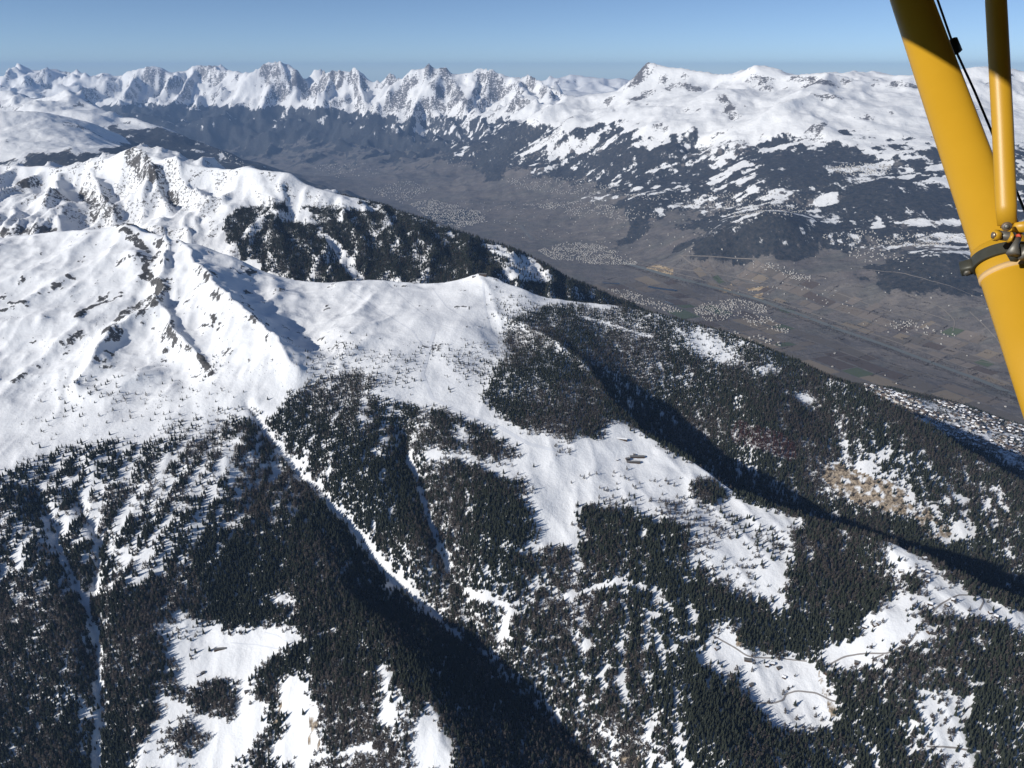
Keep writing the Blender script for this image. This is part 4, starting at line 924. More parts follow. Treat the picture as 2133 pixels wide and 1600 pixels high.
def grow(name, x, y, z, h_, kd, rt, label, category):
    me = bpy.data.meshes.new(name)
    n = len(x)
    me.vertices.add(n)
    me.vertices.foreach_set('co', np.stack([x, y, z - 0.3], 1).astype(np.float32).ravel())
    for nm, ty_, arr in (('tree_size', 'FLOAT', h_.astype(np.float32)), ('tree_turn', 'FLOAT', rt.astype(np.float32)), ('tree_kind', 'INT', kd.astype(np.int32))):
        a = me.attributes.new(nm, ty_, 'POINT'); a.data.foreach_set('value', arr)
    o = bpy.data.objects.new(name, me); col.objects.link(o)
    o['kind'] = 'stuff'; o['label'] = label; o['category'] = category
    ng = bpy.data.node_groups.new(name + '_growth', 'GeometryNodeTree')
    ng.interface.new_socket('Geometry', in_out='INPUT', socket_type='NodeSocketGeometry')
    ng.interface.new_socket('Geometry', in_out='OUTPUT', socket_type='NodeSocketGeometry')
    N, Lk = ng.nodes, ng.links
    gi, go = N.new('NodeGroupInput'), N.new('NodeGroupOutput')
    def attr(nm, dt):
        a = N.new('GeometryNodeInputNamedAttribute'); a.data_type = dt; a.inputs['Name'].default_value = nm
        return [s for s in a.outputs if s.enabled][0]
    cur = None
    join = N.new('GeometryNodeJoinGeometry')
    rv = N.new('ShaderNodeCombineXYZ'); Lk.new(attr('tree_turn', 'FLOAT'), rv.inputs[2])
    for k in range(len(CROWN)):
        if not (kd == k).any(): continue
        oi = N.new('GeometryNodeObjectInfo'); oi.transform_space = 'ORIGINAL'; oi.inputs['Object'].default_value = PROTO[k]; oi.inputs['As Instance'].default_value = True
        cmp = N.new('FunctionNodeCompare'); cmp.data_type = 'INT'; cmp.operation = 'EQUAL'
        ii = [s for s in cmp.inputs if s.type == 'INT']
        Lk.new(attr('tree_kind', 'INT'), ii[0]); ii[1].default_value = k
        ip = N.new('GeometryNodeInstanceOnPoints')
        Lk.new(gi.outputs[0], ip.inputs['Points']); Lk.new(cmp.outputs[0], ip.inputs['Selection']); Lk.new(oi.outputs['Geometry'], ip.inputs['Instance'])
        Lk.new(rv.outputs[0], ip.inputs['Rotation']); Lk.new(attr('tree_size', 'FLOAT'), ip.inputs['Scale'])
        Lk.new(ip.outputs[0], join.inputs[0])
    Lk.new(join.outputs[0], go.inputs[0])
    md = o.modifiers.new('growth', 'NODES'); md.node_group = ng
    return o
uu, vv = project(tx, ty, tz)
inv = (uu > -260) & (uu < 2400) & (vv < 1850)
print('near trees', inv.sum())
grow('conifer_forest', tx[inv], ty[inv], tz[inv], hgt[inv], kind[inv], rot[inv], 'dark conifer and bare larch forest covering the near snowy slopes', 'forest')
mx, my, mp, rs = sample(mid, 8.0, np.where(mback, mden * 0.4, mden), (-5200, 2600, 4280, 6600), 15)
mz = mid.h(mx, my)
uu, vv = project(mx, my, mz); inv = (uu > -200) & (uu < 1700)
mx, my, mz = mx[inv], my[inv], mz[inv]
mh = (13 + 9 * sstep(mz, -750, -1000)) * rs.uniform(0.65, 1.2, len(mx))
mk = np.where(rs.rand(len(mx)) < 0.22, rs.randint(4, 6, len(mx)), rs.randint(0, 4, len(mx)))
print('middle trees', len(mx))
grow('distant_conifer_forest', mx, my, mz, mh, mk, rs.rand(len(mx)) * 6.28, 'dark conifer forest on the ridge behind the ski slope', 'forest')

# ------------------------------------------------------------------ houses and barns
m_wood = simple('dark_timber', (0.045, 0.030, 0.020), (0.10, 0.068, 0.045), 1.5, 0.85)
m_plaster = simple('pale_plaster', (0.40, 0.38, 0.35), (0.54, 0.52, 0.48), 0.6, 0.85)
m_roofsnow = simple('snowy_roof', (0.80, 0.80, 0.82), (0.88, 0.88, 0.89), 0.5, 0.7)
m_roofgrey = simple('grey_roof', (0.10, 0.10, 0.10), (0.20, 0.195, 0.19), 0.7, 0.7)
m_roofbrown = simple('brown_roof', (0.10, 0.075, 0.062), (0.19, 0.15, 0.125), 0.7, 0.8)
m_pane = simple('window_glass', (0.015, 0.018, 0.022), (0.03, 0.035, 0.04), 2.0, 0.1, spec=0.6)
def gable(L_, W_, hw, hr, ov=0.7, th=0.35):
    """wall solid and roof solid of a gabled building lying along x, as (verts, faces) pairs"""
    l, w = L_ / 2, W_ / 2
    b = -6.0
    wv = [(-l, -w, b), (l, -w, b), (l, w, b), (-l, w, b), (-l, -w, hw), (l, -w, hw), (l, w, hw), (-l, w, hw), (-l, 0, hw + hr), (l, 0, hw + hr)]
    wf = [(0, 1, 5, 4), (2, 3, 7, 6), (1, 2, 6, 9, 5), (3, 0, 4, 8, 7), (4, 5, 9, 8), (6, 7, 8, 9)]
    L2, W2 = l + ov, w + ov; dz = hr * ov / w
    e = 0.06
    rv_ = [(-L2, -W2, hw - dz + e), (L2, -W2, hw - dz + e), (L2, 0, hw + hr + e), (-L2, 0, hw + hr + e), (L2, W2, hw - dz + e), (-L2, W2, hw - dz + e)]
    rv_ += [(x, y, z + th) for x, y, z in rv_]
    rf = [(6, 7, 8, 9), (9, 8, 10, 11), (1, 0, 3, 2), (2, 3, 5, 4), (0, 1, 7, 6), (4, 5, 11, 10), (1, 2, 8, 7), (2, 4, 10, 8), (3, 0, 6, 9), (5, 3, 9, 11)]
    return (wv, wf), (rv_, rf)
def building(name, u, v, L_, W_, hw, hr, rz, wall_m, roof_m, label, cat, group=None, windows=0, chimney=False):
    x, y = near.hit(u, v)
    z = float(near.h(x, y))
    e = empty(name, (x, y, z + 0.3), rz)
    tag(e, label, cat, group)
    (wv, wf), (rv_, rf) = gable(L_, W_, hw, hr)
    mesh_obj('wall', wv, wf, wall_m, e)
    r_ = mesh_obj('roof', rv_, rf, roof_m, e)
    for k in range(windows):
        cx = -L_ / 2 + L_ * (k + 0.5) / windows
        wz = hw * 0.55; a, h_ = min(1.0, L_ / windows * 0.25), 0.7
        mesh_obj('window', [(cx - a, -W_ / 2 - 0.06, wz - h_), (cx + a, -W_ / 2 - 0.06, wz - h_), (cx + a, -W_ / 2 - 0.06, wz + h_), (cx - a, -W_ / 2 - 0.06, wz + h_),
                            (cx - a, -W_ / 2 + 0.1, wz - h_), (cx + a, -W_ / 2 + 0.1, wz - h_), (cx + a, -W_ / 2 + 0.1, wz + h_), (cx - a, -W_ / 2 + 0.1, wz + h_)],
                 [(0, 1, 2, 3), (5, 4, 7, 6), (0, 4, 5, 1), (2, 6, 7, 3), (1, 5, 6, 2), (4, 0, 3, 7)], m_pane, e)
    if chimney:
        c = [(-0.5, -0.5), (0.5, -0.5), (0.5, 0.5), (-0.5, 0.5)]
        zt = hw + hr + 1.2; zb = hw + 0.3
        mesh_obj('chimney', [(x_ + L_ * 0.2, y_ + 0.3, zb) for x_, y_ in c] + [(x_ + L_ * 0.2, y_ + 0.3, zt) for x_, y_ in c], [(0, 1, 5, 4), (1, 2, 6, 5), (2, 3, 7, 6), (3, 0, 4, 7), (4, 5, 6, 7), (3, 2, 1, 0)], m_roofgrey, r_)
    return e
building('long_barn', 1327, 953, 50, 11, 4.2, 2.6, R(1), m_wood, m_roofgrey, 'long grey-roofed alpine barn, upper of the two on the pasture', 'barn', windows=6)
building('long_barn', 1319, 964, 46, 10, 4.0, 2.4, R(-2), m_wood, m_roofgrey, 'long grey-roofed alpine barn, lower of the two on the pasture', 'barn', windows=6)
building('barn_house', 1307, 958, 12, 11, 5.0, 3.0, R(20), m_wood, m_roofgrey, 'small dark house at the left end of the lower long barn', 'house', windows=2, chimney=True)
building('barn_house', 1321, 948, 7, 6, 3.0, 1.8, R(0), m_wood, m_roofgrey, 'tiny shed on the upper edge of the upper long barn', 'shed')
building('long_barn', 1296, 916, 34, 9, 3.8, 2.2, R(-14), m_wood, m_roofsnow, 'long snow-roofed barn beside the trees at the top of the pasture', 'barn', windows=4)
building('hut', 1286, 959, 6, 5, 2.8, 1.6, R(10), m_wood, m_roofsnow, 'tiny hut on the snow left of the two long barns', 'hut')
building('long_hut', 459, 1353, 34, 6.5, 3.2, 1.8, R(6), m_wood, m_roofgrey, 'long narrow grey hut in the lower left clearing', 'hut', windows=5)
building('hut', 413, 1408, 9, 7, 3.2, 2.0, R(30), m_wood, m_roofsnow, 'snow-roofed hut, left of a pair above the tree clump', 'hut')
building('hut', 423, 1403, 9, 7, 3.4, 2.0, R(35), m_wood, m_roofgrey, 'dark-roofed hut, right of a pair above the tree clump', 'hut')
building('hut', 514, 1442, 10, 8, 3.4, 2.2, R(15), m_wood, m_roofgrey, 'dark hut at the neck of the lower left clearing', 'hut')
building('flat_shed', 1558, 1375, 20, 11, 2.6, 0.8, R(-15), m_wood, m_roofgrey, 'low dark rectangular shed beside the track in the clearing', 'shed', windows=2)
building('lift_station', 1006, 574, 34, 14, 6.0, 3.0, R(-8), m_wood, m_roofgrey, 'dark lift station on the summit of the ski ridge', 'building', windows=6, chimney=True)
building('summit_hut', 987, 577, 14, 9, 4.0, 2.2, R(-4), m_wood, m_roofsnow, 'snow-roofed hut left of the summit lift station', 'hut', windows=2)
building('summit_hut', 862, 588, 11, 8, 3.6, 2.0, R(3), m_wood, m_roofsnow, 'small hut on the saddle of the ski ridge', 'hut', windows=2)
CH = [(1877, 1132, 'small chalet at the forest corner on top of the right clearing'), (1876, 1191, 'small chalet, upper of a pair below the top of the right clearing'), (1862, 1203, 'small chalet, lower of a pair below the top of the right clearing'), (1925, 1164, 'chalet under the ridge at the upper right edge of the right clearing')]
for u, v, lb in CH: building('chalet', u, v, 11, 9, 4.6, 2.6, random.uniform(-0.6, 0.6), m_wood, m_roofsnow, lb, 'chalet', windows=2, chimney=True)
rnd = random.Random(4)
for u, v in ((1922, 1188), (1931, 1211), (1932, 1193), (1937, 1259), (1972, 1261), (1985, 1251), (1770, 1314), (1788, 1311), (1801, 1308), (1822, 1303), (1829, 1300), (1973, 1262), (1905, 1262), (2062, 1277), (2075, 1285), (1934, 1317)):
    building('chalet', u, v, rnd.uniform(9, 13), rnd.uniform(8, 10), rnd.uniform(4, 5.2), rnd.uniform(2.2, 3), rnd.uniform(-0.8, 0.8), m_wood, m_roofsnow, 'small snow-roofed timber chalet scattered over the right clearing', 'chalet', 'chalets of the right clearing', windows=2)
for u, v in ((1597, 1388), (1609, 1384), (1622, 1393), (1493, 1352), (1633, 1412), (1565, 1428)):
    building('chalet', u, v, rnd.uniform(9, 12), rnd.uniform(8, 9), rnd.uniform(3.6, 4.8), rnd.uniform(2.2, 2.8), rnd.uniform(-0.8, 0.8), m_wood, rnd.choice((m_roofsnow, m_roofgrey)), 'small timber hut by the winding track at bottom right', 'hut', 'huts by the winding track', windows=2)
for u, v in ((1784, 1382), (1722, 1403), (1746, 1463), (1752, 1458), (2020, 1443)):
    building('chalet', u, v, rnd.uniform(9, 12), rnd.uniform(8, 9), rnd.uniform(3.6, 4.8), rnd.uniform(2.2, 2.8), rnd.uniform(-0.8, 0.8), m_wood, m_roofgrey, 'small dark timber hut standing between the bottom right clearings', 'hut', 'huts between the bottom right clearings', windows=2)

# the village on the shelf: three hundred houses, five designs
HOUSE = []
for k, (L_, W_, hw, hr, wm, rm) in enumerate(((13, 11, 6, 3.2, m_wood, m_roofsnow), (16, 12, 8, 3.6, m_wood, m_roofsnow), (11, 10, 5, 3.0, m_wood, m_roofbrown), (22, 14, 10, 4.0, m_plaster, m_roofbrown), (14, 11, 6.5, 3.2, m_wood, m_roofgrey))):
    (wv, wf), (rv_, rf) = gable(L_, W_, hw, hr, 1.2, 0.5)
    me = bpy.data.meshes.new('village_house')
    me.from_pydata(wv + rv_, [], wf + [tuple(i + len(wv) for i in f) for f in rf])
    me.materials.append(wm); me.materials.append(rm)
    me.polygons.foreach_set('material_index', [0] * len(wf) + [1] * len(rf)); me.update()
    HOUSE.append(me)
vx, vy, vp, rs = sample(near, 21.0, vill * np.clip(0.50 + 1.3 * fbm(near.X, near.Y, 170, 3, 421), 0.02, 0.85), (900, 3600, 2900, 5300), 33)
vz = near.h(vx, vy)
uu, vv = project(vx, vy, vz)
q = (uu > 1740) & (uu < 2160)
vx, vy, vz = vx[q], vy[q], vz[q]
order = np.argsort(vy)
print('village houses', len(vx))
HL = ['timber village house with a snowy roof on the shelf beyond the forest ridge', 'long timber village house with a snowy roof beyond the forest ridge', 'small timber village house with a brown roof beyond the forest ridge', 'large pale village block with a brown roof beyond the forest ridge', 'timber village house with a bare grey roof beyond the forest ridge']
for n_, i in enumerate(order[:300]):
    hk = rs.randint(0, 5)
    o = share('village_house', HOUSE[hk], None, (float(vx[i]), float(vy[i]), float(vz[i]) + 0.5), float(rs.choice((0, math.pi / 2)) + R(35) + rs.uniform(-0.25, 0.25)))
    tag(o, HL[hk], 'house', 'houses of the mountain village')
rest = order[300:]
V_, F_, I_ = [], [], []
for i in rest:
    me = HOUSE[rs.randint(0, 5)]; a = float(rs.choice((0, math.pi / 2)) + R(35) + rs.uniform(-0.25, 0.25)); ca, sa = math.cos(a), math.sin(a); b_ = len(V_)
    V_ += [(vx[i] + p.co.x * ca - p.co.y * sa, vy[i] + p.co.x * sa + p.co.y * ca, vz[i] + 0.5 + p.co.z) for p in me.vertices]
    F_ += [tuple(b_ + j for j in p.vertices) for p in me.polygons]
    I_ += [(0 if me.materials[0] is m_wood else 1) if p.material_index == 0 else {m_roofsnow.name: 2, m_roofbrown.name: 3, m_roofgrey.name: 4}[me.materials[1].name] for p in me.polygons]
if V_:
    o = mesh_obj('village_houses_beyond', V_, F_, [m_wood, m_plaster, m_roofsnow, m_roofbrown, m_roofgrey], None, I_)
    o['kind'] = 'stuff'; o['label'] = 'farther houses of the mountain village on the snowy shelf'; o['category'] = 'houses'
# village garden trees
gx_, gy_, gp_, rs = sample(near, 10.0, vill * np.clip(0.42 + 1.2 * fbm(near.X, near.Y, 120, 3, 423), 0.03, 1), (900, 3600, 2900, 5300), 35)
gz_ = near.h(gx_, gy_)
grow('village_trees', gx_, gy_, gz_, rs.uniform(7, 15, len(gx_)), rs.randint(0, 6, len(gx_)), rs.rand(len(gx_)) * 6.28, 'dark trees growing between the houses of the mountain village', 'trees')

# valley towns and hamlets
def town(polys):
    V, Fc, Mi = [], [], []
    rs = np.random.RandomState(77)
    for uv, step, p, big in polys:
        step *= 0.82 if step < 100 else 0.8
        P = [far.hit(u, v) for u, v in densify(uv + uv[:1], 14)]
        xs = [a for a, b in P]; ys_ = [b for a, b in P]
        nx = int((max(xs) - min(xs)) / step) + 1; ny = int((max(ys_) - min(ys_)) / step) + 1
        ix, iy = np.meshgrid(np.arange(nx), np.arange(ny))
        x = min(xs) + (ix.ravel() + rs.rand(nx * ny)) * step; y = min(ys_) + (iy.ravel() + rs.rand(nx * ny)) * step
        k = in_poly(x, y, P) & (rs.rand(len(x)) < p * np.clip(0.75 + 1.1 * fbm(x, y, 260, 2, 501), 0.1, 1.3))
        x, y = x[k], y[k]; z = far.h(x, y)
        for a, b, c in zip(x, y, z):
            L_, W_ = rs.uniform(9, 18) * big ** 0.6, rs.uniform(8, 11) * big ** 0.6; h_ = rs.uniform(5, 10) * big ** 0.7; r_ = rs.uniform(0, 3.14)
            ca, sa = math.cos(r_), math.sin(r_)
            i = len(V)
            for lx, ly, lz in ((-L_, -W_, -12), (L_, -W_, -12), (L_, W_, -12), (-L_, W_, -12), (-L_, -W_, h_), (L_, -W_, h_), (L_, W_, h_), (-L_, W_, h_), (-L_, 0, h_ * 1.45), (L_, 0, h_ * 1.45)):
                V.append((a + 0.5 * (lx * ca - ly * sa), b + 0.5 * (lx * sa + ly * ca), c + lz))
            Fc.extend([(i, i + 1, i + 5, i + 4), (i + 2, i + 3, i + 7, i + 6), (i + 1, i + 2, i + 6, i + 9, i + 5), (i + 3, i, i + 4, i + 8, i + 7), (i + 4, i + 5, i + 9, i + 8), (i + 6, i + 7, i + 8, i + 9)])
            rm = rs.choice((1, 1, 2, 3, 3)); Mi.extend([0, 0, 0, 0, rm, rm])
    print('valley houses', len(V) // 10)
    o = mesh_obj('valley_town_houses', V, Fc, [m_plaster, m_roofbrown, m_roofgrey, m_roofpale], None, Mi)
    o['kind'] = 'stuff'; o['label'] = 'pale houses of the towns and villages on the valley floor'; o['category'] = 'houses'
m_roofpale = simple('pale_roof', (0.24, 0.22, 0.205), (0.40, 0.38, 0.36), 0.02, 0.8)
town([([(850, 425), (900, 415), (1000, 440), (1015, 462), (960, 476), (900, 458)], 42, 0.5, 1.5), ([(1120, 522), (1180, 505), (1240, 508), (1300, 528), (1335, 552), (1250, 552), (1150, 540)], 30, 0.55, 1.15), ([(1265, 602), (1300, 603), (1360, 622), (1425, 650), (1400, 652), (1310, 628)], 27, 0.55, 1.1),
      ([(1440, 645), (1475, 630), (1540, 622), (1600, 640), (1600, 650), (1520, 660), (1500, 672), (1460, 668)], 28, 0.5, 1.1), ([(1540, 655), (1600, 660), (1650, 690), (1640, 695), (1560, 678)], 28, 0.4, 1.1), ([(1525, 543), (1570, 540), (1650, 560), (1690, 575), (1690, 590), (1620, 575), (1550, 555)], 32, 0.5, 1.15),
      ([(1440, 690), (1560, 690), (1640, 720), (1600, 730), (1480, 705)], 40, 0.2, 1.6), ([(1040, 372), (1150, 365), (1280, 385), (1300, 405), (1180, 405), (1080, 395)], 55, 0.40, 1.5), ([(1090, 425), (1200, 420), (1290, 430), (1380, 450), (1330, 462), (1200, 450)], 48, 0.40, 1.4), ([(1270, 400), (1400, 405), (1560, 400), (1560, 430), (1400, 430)], 55, 0.32, 1.5),
      ([(1440, 410), (1620, 395), (1720, 430), (1640, 455), (1480, 450)], 50, 0.30, 1.4), ([(1720, 350), (1780, 338), (1860, 345), (1850, 362), (1760, 366)], 44, 0.55, 1.5), ([(1700, 490), (1820, 480), (1990, 490), (2020, 512), (1850, 515), (1740, 512)], 40, 0.36, 1.3), ([(1730, 520), (1860, 520), (1900, 545), (1800, 550)], 42, 0.25, 1.3),
      ([(920, 335), (1000, 325), (1010, 345), (940, 350)], 70, 0.30, 1.8), ([(760, 395), (850, 375), (900, 395), (840, 425)], 60, 0.30, 1.7), ([(640, 345), (760, 340), (800, 365), (700, 370)], 90, 0.16, 2.2), ([(1600, 600), (1700, 590), (1800, 625), (1760, 640), (1660, 625)], 40, 0.16, 1.2), ([(1840, 670), (1900, 668), (1990, 700), (1960, 708), (1870, 690)], 30, 0.34, 1.1),
      ([(1540, 520), (2133, 560), (2133, 800), (1500, 600)], 190, 0.30, 1.0), ([(900, 420), (1500, 400), (1560, 540), (1100, 500)], 200, 0.5, 1.4), ([(1500, 700), (2133, 850), (2133, 900), (1700, 780)], 170, 0.22, 1.2), ([(440, 310), (470, 318), (530, 350), (500, 348)], 70, 0.5, 2.0), ([(1700, 820), (1850, 790), (1900, 800), (1760, 830)], 60, 0.2, 1.1), ([(1700, 745), (1740, 735), (1750, 745)], 40, 0.4, 1.1)])

# ------------------------------------------------------------------ roads, tracks and the river
m_road = simple('pale_gravel_road', (0.17, 0.15, 0.13), (0.26, 0.23, 0.20), 0.02, 0.9)
m_track = simple('trodden_track', (0.20, 0.18, 0.165), (0.36, 0.34, 0.33), 0.05, 0.9)
m_groomed = simple('groomed_snow', (0.66, 0.68, 0.72), (0.78, 0.79, 0.82), 0.03, 0.7)
m_river = simple('river_water', (0.13, 0.14, 0.13), (0.18, 0.185, 0.17), 0.005, 0.5, spec=0.3)
m_pond = simple('pond_water', (0.020, 0.035, 0.050), (0.030, 0.045, 0.060), 0.01, 0.2, spec=0.5)
m_strip = simple('runway_asphalt', (0.14, 0.14, 0.14), (0.20, 0.20, 0.19), 0.01, 0.9)
def ribbon(name, body, uv, width, m, liftz, step=14.0, px=10):
    pts = [body.hit(u, v) for u, v in densify(uv, px)]
    P = np.array(pts)
    # even spacing, slightly smoothed
    d = np.concatenate([[0], np.cumsum(np.hypot(*np.diff(P, axis=0).T))])
    n = max(2, int(d[-1] / step))
    t = np.linspace(0, d[-1], n)
    Q = np.stack([np.interp(t, d, P[:, 0]), np.interp(t, d, P[:, 1])], 1)
    for _ in range(4): Q[1:-1] = 0.25 * Q[:-2] + 0.5 * Q[1:-1] + 0.25 * Q[2:]
    T = np.gradient(Q, axis=0); T /= np.linalg.norm(T, axis=1)[:, None] + 1e-9
    Nn = np.stack([-T[:, 1], T[:, 0]], 1)
    Fc = []
    cols = np.linspace(-0.5, 0.5, 5)
    xy = Q[:, None, :] + Nn[:, None, :] * (width * cols)[None, :, None]
    V = np.concatenate([xy, (body.h(xy[..., 0], xy[..., 1]) + liftz)[..., None]], -1).reshape(-1, 3)
    for k in range(n - 1):
        for c in range(4):
            a = k * 5 + c; Fc.append((a, a + 1, a + 6, a + 5))
    o = mesh_obj(name, V, Fc, m, None, None, True)
    o['kind'] = 'structure'
    return o
ribbon('river', far, [(1300, 548), (1400, 578), (1500, 602), (1570, 622), (1650, 650), (1750, 688), (1850, 722), (1950, 760), (2050, 796), (2133, 832), (2260, 885)], 58, m_river, 3.0, 60, 20)
for uv, wd in (([(1310, 545), (1500, 594), (1650, 640), (1850, 708), (2050, 780), (2133, 815), (2260, 865)], 20), ([(1310, 540), (1420, 563), (1480, 570), (1600, 590)], 18), ([(1415, 532), (1440, 552), (1480, 565)], 14), ([(1420, 533), (1560, 540), (1650, 545)], 12), ([(1240, 500), (1260, 515), (1268, 520)], 14),
               ([(1640, 640), (1720, 640), (1800, 665), (1900, 690), (2000, 720)], 12), ([(1650, 600), (1740, 610), (1850, 650), (1960, 680)], 11), ([(1750, 640), (1830, 655), (1900, 645), (1980, 670)], 11), ([(1500, 585), (1560, 592), (1640, 600)], 10), ([(930, 448), (1010, 466), (1100, 485), (1130, 500)], 18), ([(1120, 425), (1200, 430), (1260, 432)], 14),
               ([(1610, 752), (1700, 735), (1760, 730)], 10), ([(1880, 610), (1960, 640), (1990, 670), (1985, 690)], 9), ([(1700, 690), (1850, 760), (2000, 800), (2133, 850)], 10), ([(1280, 660), (1480, 730), (1600, 765)], 10), ([(1780, 560), (1880, 570), (1990, 600), (2080, 640)], 10), ([(1050, 460), (1090, 470), (1140, 480), (1180, 495)], 12),
               ([(1900, 720), (1985, 745), (2080, 760)], 9), ([(1580, 690), (1640, 672), (1700, 660)], 9), ([(2020, 650), (2070, 700), (2100, 740)], 9)):
    ribbon('road', far, uv, wd, m_road, 4.0, 35, 12)
ribbon('runway', far, [(1083, 470), (1108, 500)], 60, m_strip, 3.5, 60, 8)
for uv, wd in (([(1350, 598), (1380, 603), (1410, 606)], 60), ([(1255, 590), (1290, 592)], 45), ([(1385, 628), (1400, 634)], 40)):
    ribbon('pond', far, uv, wd, m_pond, 4.0, 30, 8)
for uv, wd in (([(1562, 1464), (1610, 1466), (1632, 1460), (1636, 1446), (1660, 1440), (1700, 1444), (1730, 1460), (1755, 1466), (1760, 1440), (1800, 1428), (1830, 1425)], 4.2), ([(1725, 1386), (1760, 1368), (1800, 1362), (1850, 1362), (1895, 1340), (1920, 1300), (1960, 1258), (1995, 1240), (2040, 1240), (2050, 1252), (2040, 1272)], 4.2),
               ([(1840, 1364), (1815, 1375), (1822, 1400)], 4.0), ([(1480, 1322), (1530, 1350), (1560, 1370), (1620, 1372), (1680, 1378)], 3.6), ([(1930, 1556), (1990, 1558), (2040, 1570)], 4.0), ([(2005, 1490), (2015, 1475), (2045, 1462)], 3.6), ([(1845, 1130), (1848, 1142), (1842, 1150)], 3.4)):
    ribbon('forest_track', near, uv, wd, m_track, 0.9, 5.0, 6)
for uv, wd in (([(800, 585), (850, 630), (905, 672), (960, 690)], 5), ([(1006, 590), (1010, 640), (1022, 690), (1060, 730), (1120, 760)], 9), ([(905, 690), (880, 780), (900, 830), (960, 860), (1040, 890), (1100, 925), (1200, 950)], 14), ([(900, 600), (930, 640), (975, 668)], 5), ([(480, 1340), (530, 1343), (575, 1352), (615, 1345)], 3.0), ([(550, 1318), (580, 1325), (592, 1337), (620, 1336)], 3.0), ([(720, 600), (780, 640), (860, 690), (890, 740)], 7)):
    ribbon('ski_track', near, uv, wd, m_groomed, 0.5, 5.0, 8)
# fields laid out along the river, a real parcel each
FIELD_M = [simple('field_' + n_, c0, c1, 0.02, 0.95) for n_, c0, c1 in (('ploughed', (0.085, 0.068, 0.058), (0.125, 0.10, 0.085)), ('stubble', (0.19, 0.155, 0.115), (0.25, 0.205, 0.155)), ('winter_grass', (0.075, 0.095, 0.055), (0.105, 0.125, 0.075)), ('orchard', (0.105, 0.092, 0.080), (0.165, 0.145, 0.125)), ('fallow', (0.145, 0.120, 0.100), (0.195, 0.165, 0.135)), ('plastic_tunnels', (0.22, 0.25, 0.29), (0.30, 0.33, 0.37)), ('vineyard', (0.16, 0.135, 0.115), (0.23, 0.195, 0.165)))]
A_ = np.array(at_z(1380, 572, FZ)[:2]); B_ = np.array(at_z(2200, 860, FZ)[:2])
dirv = (B_ - A_) / np.linalg.norm(B_ - A_); nrm = np.array([dirv[1], -dirv[0]])
if nrm[1] > 0: nrm = -nrm                       # towards the near hillside
rf = np.random.RandomState(3)
def parcel(t0, t1, o0, o1, m, lz):
    n1_, n2_ = max(2, int((t1 - t0) / 40) + 1), max(2, int((o1 - o0) / 40) + 1)
    sk = rf.uniform(-0.06, 0.06)
    V, Fc = [], []
    for a in np.linspace(t0, t1, n1_):
        for b in np.linspace(o0, o1, n2_):
            p = A_ + dirv * (a + sk * (b - o0)) + nrm * b
            V.append((p[0], p[1], float(far.h(p[0], p[1])) + lz))
    for i in range(n1_ - 1):
        for j in range(n2_ - 1):
            k = i * n2_ + j; Fc.append((k, k + 1, k + n2_ + 1, k + n2_))
    o = mesh_obj('field', V, Fc, m, None, None, True); o['kind'] = 'structure'
LEN = float(np.linalg.norm(B_ - A_))
for side, rows in ((1, ((150, 330), (345, 560), (575, 800), (815, 1080), (1095, 1400), (1415, 1750))), (-1, ((170, 300), (312, 430), (442, 580), (592, 760), (772, 950)))):
    for o0, o1 in rows:
        t = rf.uniform(0, 200)
        while t < LEN + 900:
            w = rf.uniform(110, 420) if side == 1 else rf.uniform(70, 230)
            pc = A_ + dirv * (t + w / 2) + nrm * (0.5 * (o0 + o1) * side)
            if rf.rand() < (0.82 if side == 1 else 0.6) and float(far.h(pc[0], pc[1], forest)) < 0.3:
                m = FIELD_M[rf.choice(len(FIELD_M), p=(0.22, 0.16, 0.12, 0.22, 0.20, 0.02, 0.06) if side == 1 else (0.10, 0.12, 0.03, 0.15, 0.2, 0.0, 0.4))]
                a0, a1 = (o0, o1) if side == 1 else (-o1, -o0)
                parcel(t, t + w - rf.uniform(6, 16), a0 + rf.uniform(0, 20), a1 - rf.uniform(0, 20), m, 1.2)
            t += w
# trees along the river and between the fields
RX = [far.hit(u, v) for u, v in densify([(1300, 548), (1400, 578), (1500, 602), (1570, 622), (1650, 650), (1750, 688), (1850, 722), (1950, 760), (2050, 796), (2133, 832), (2260, 885)], 30)]
rs = np.random.RandomState(9)
vxs, vys = [], []
for (x0, y0), (x1, y1) in zip(RX[:-1], RX[1:]):
    n = int(math.hypot(x1 - x0, y1 - y0) / 2.0)
    t = rs.rand(n); o_ = np.where(rs.rand(n) < 0.7, -1, 1) * rs.uniform(40, 110, n)
    L_ = math.hypot(x1 - x0, y1 - y0) + 1e-6
    vxs.append(x0 + (x1 - x0) * t - (y1 - y0) / L_ * o_); vys.append(y0 + (y1 - y0) * t + (x1 - x0) / L_ * o_)
for k in range(420):
    u, v = rs.uniform(1150, 2133), rs.uniform(500, 860)
    if v < 480 + (u - 1150) * 0.1 or v > 600 + (u - 1200) * 0.3: continue
    x, y = far.hit(u, v); n = rs.randint(6, 40); a = R(38) + rs.choice((0, math.pi / 2)); ln = rs.uniform(30, 200)
    t = rs.uniform(-1, 1, n) * ln
    vxs.append(x + t * math.cos(a) + rs.uniform(-9, 9, n)); vys.append(y + t * math.sin(a) + rs.uniform(-9, 9, n))
vxs = np.concatenate(vxs); vys = np.concatenate(vys)
grow('valley_trees', vxs, vys, far.h(vxs, vys), rs.uniform(8, 17, len(vxs)), rs.randint(4, 6, len(vxs)), rs.rand(len(vxs)) * 6.28, 'bare trees lining the river and field edges on the valley floor', 'trees')

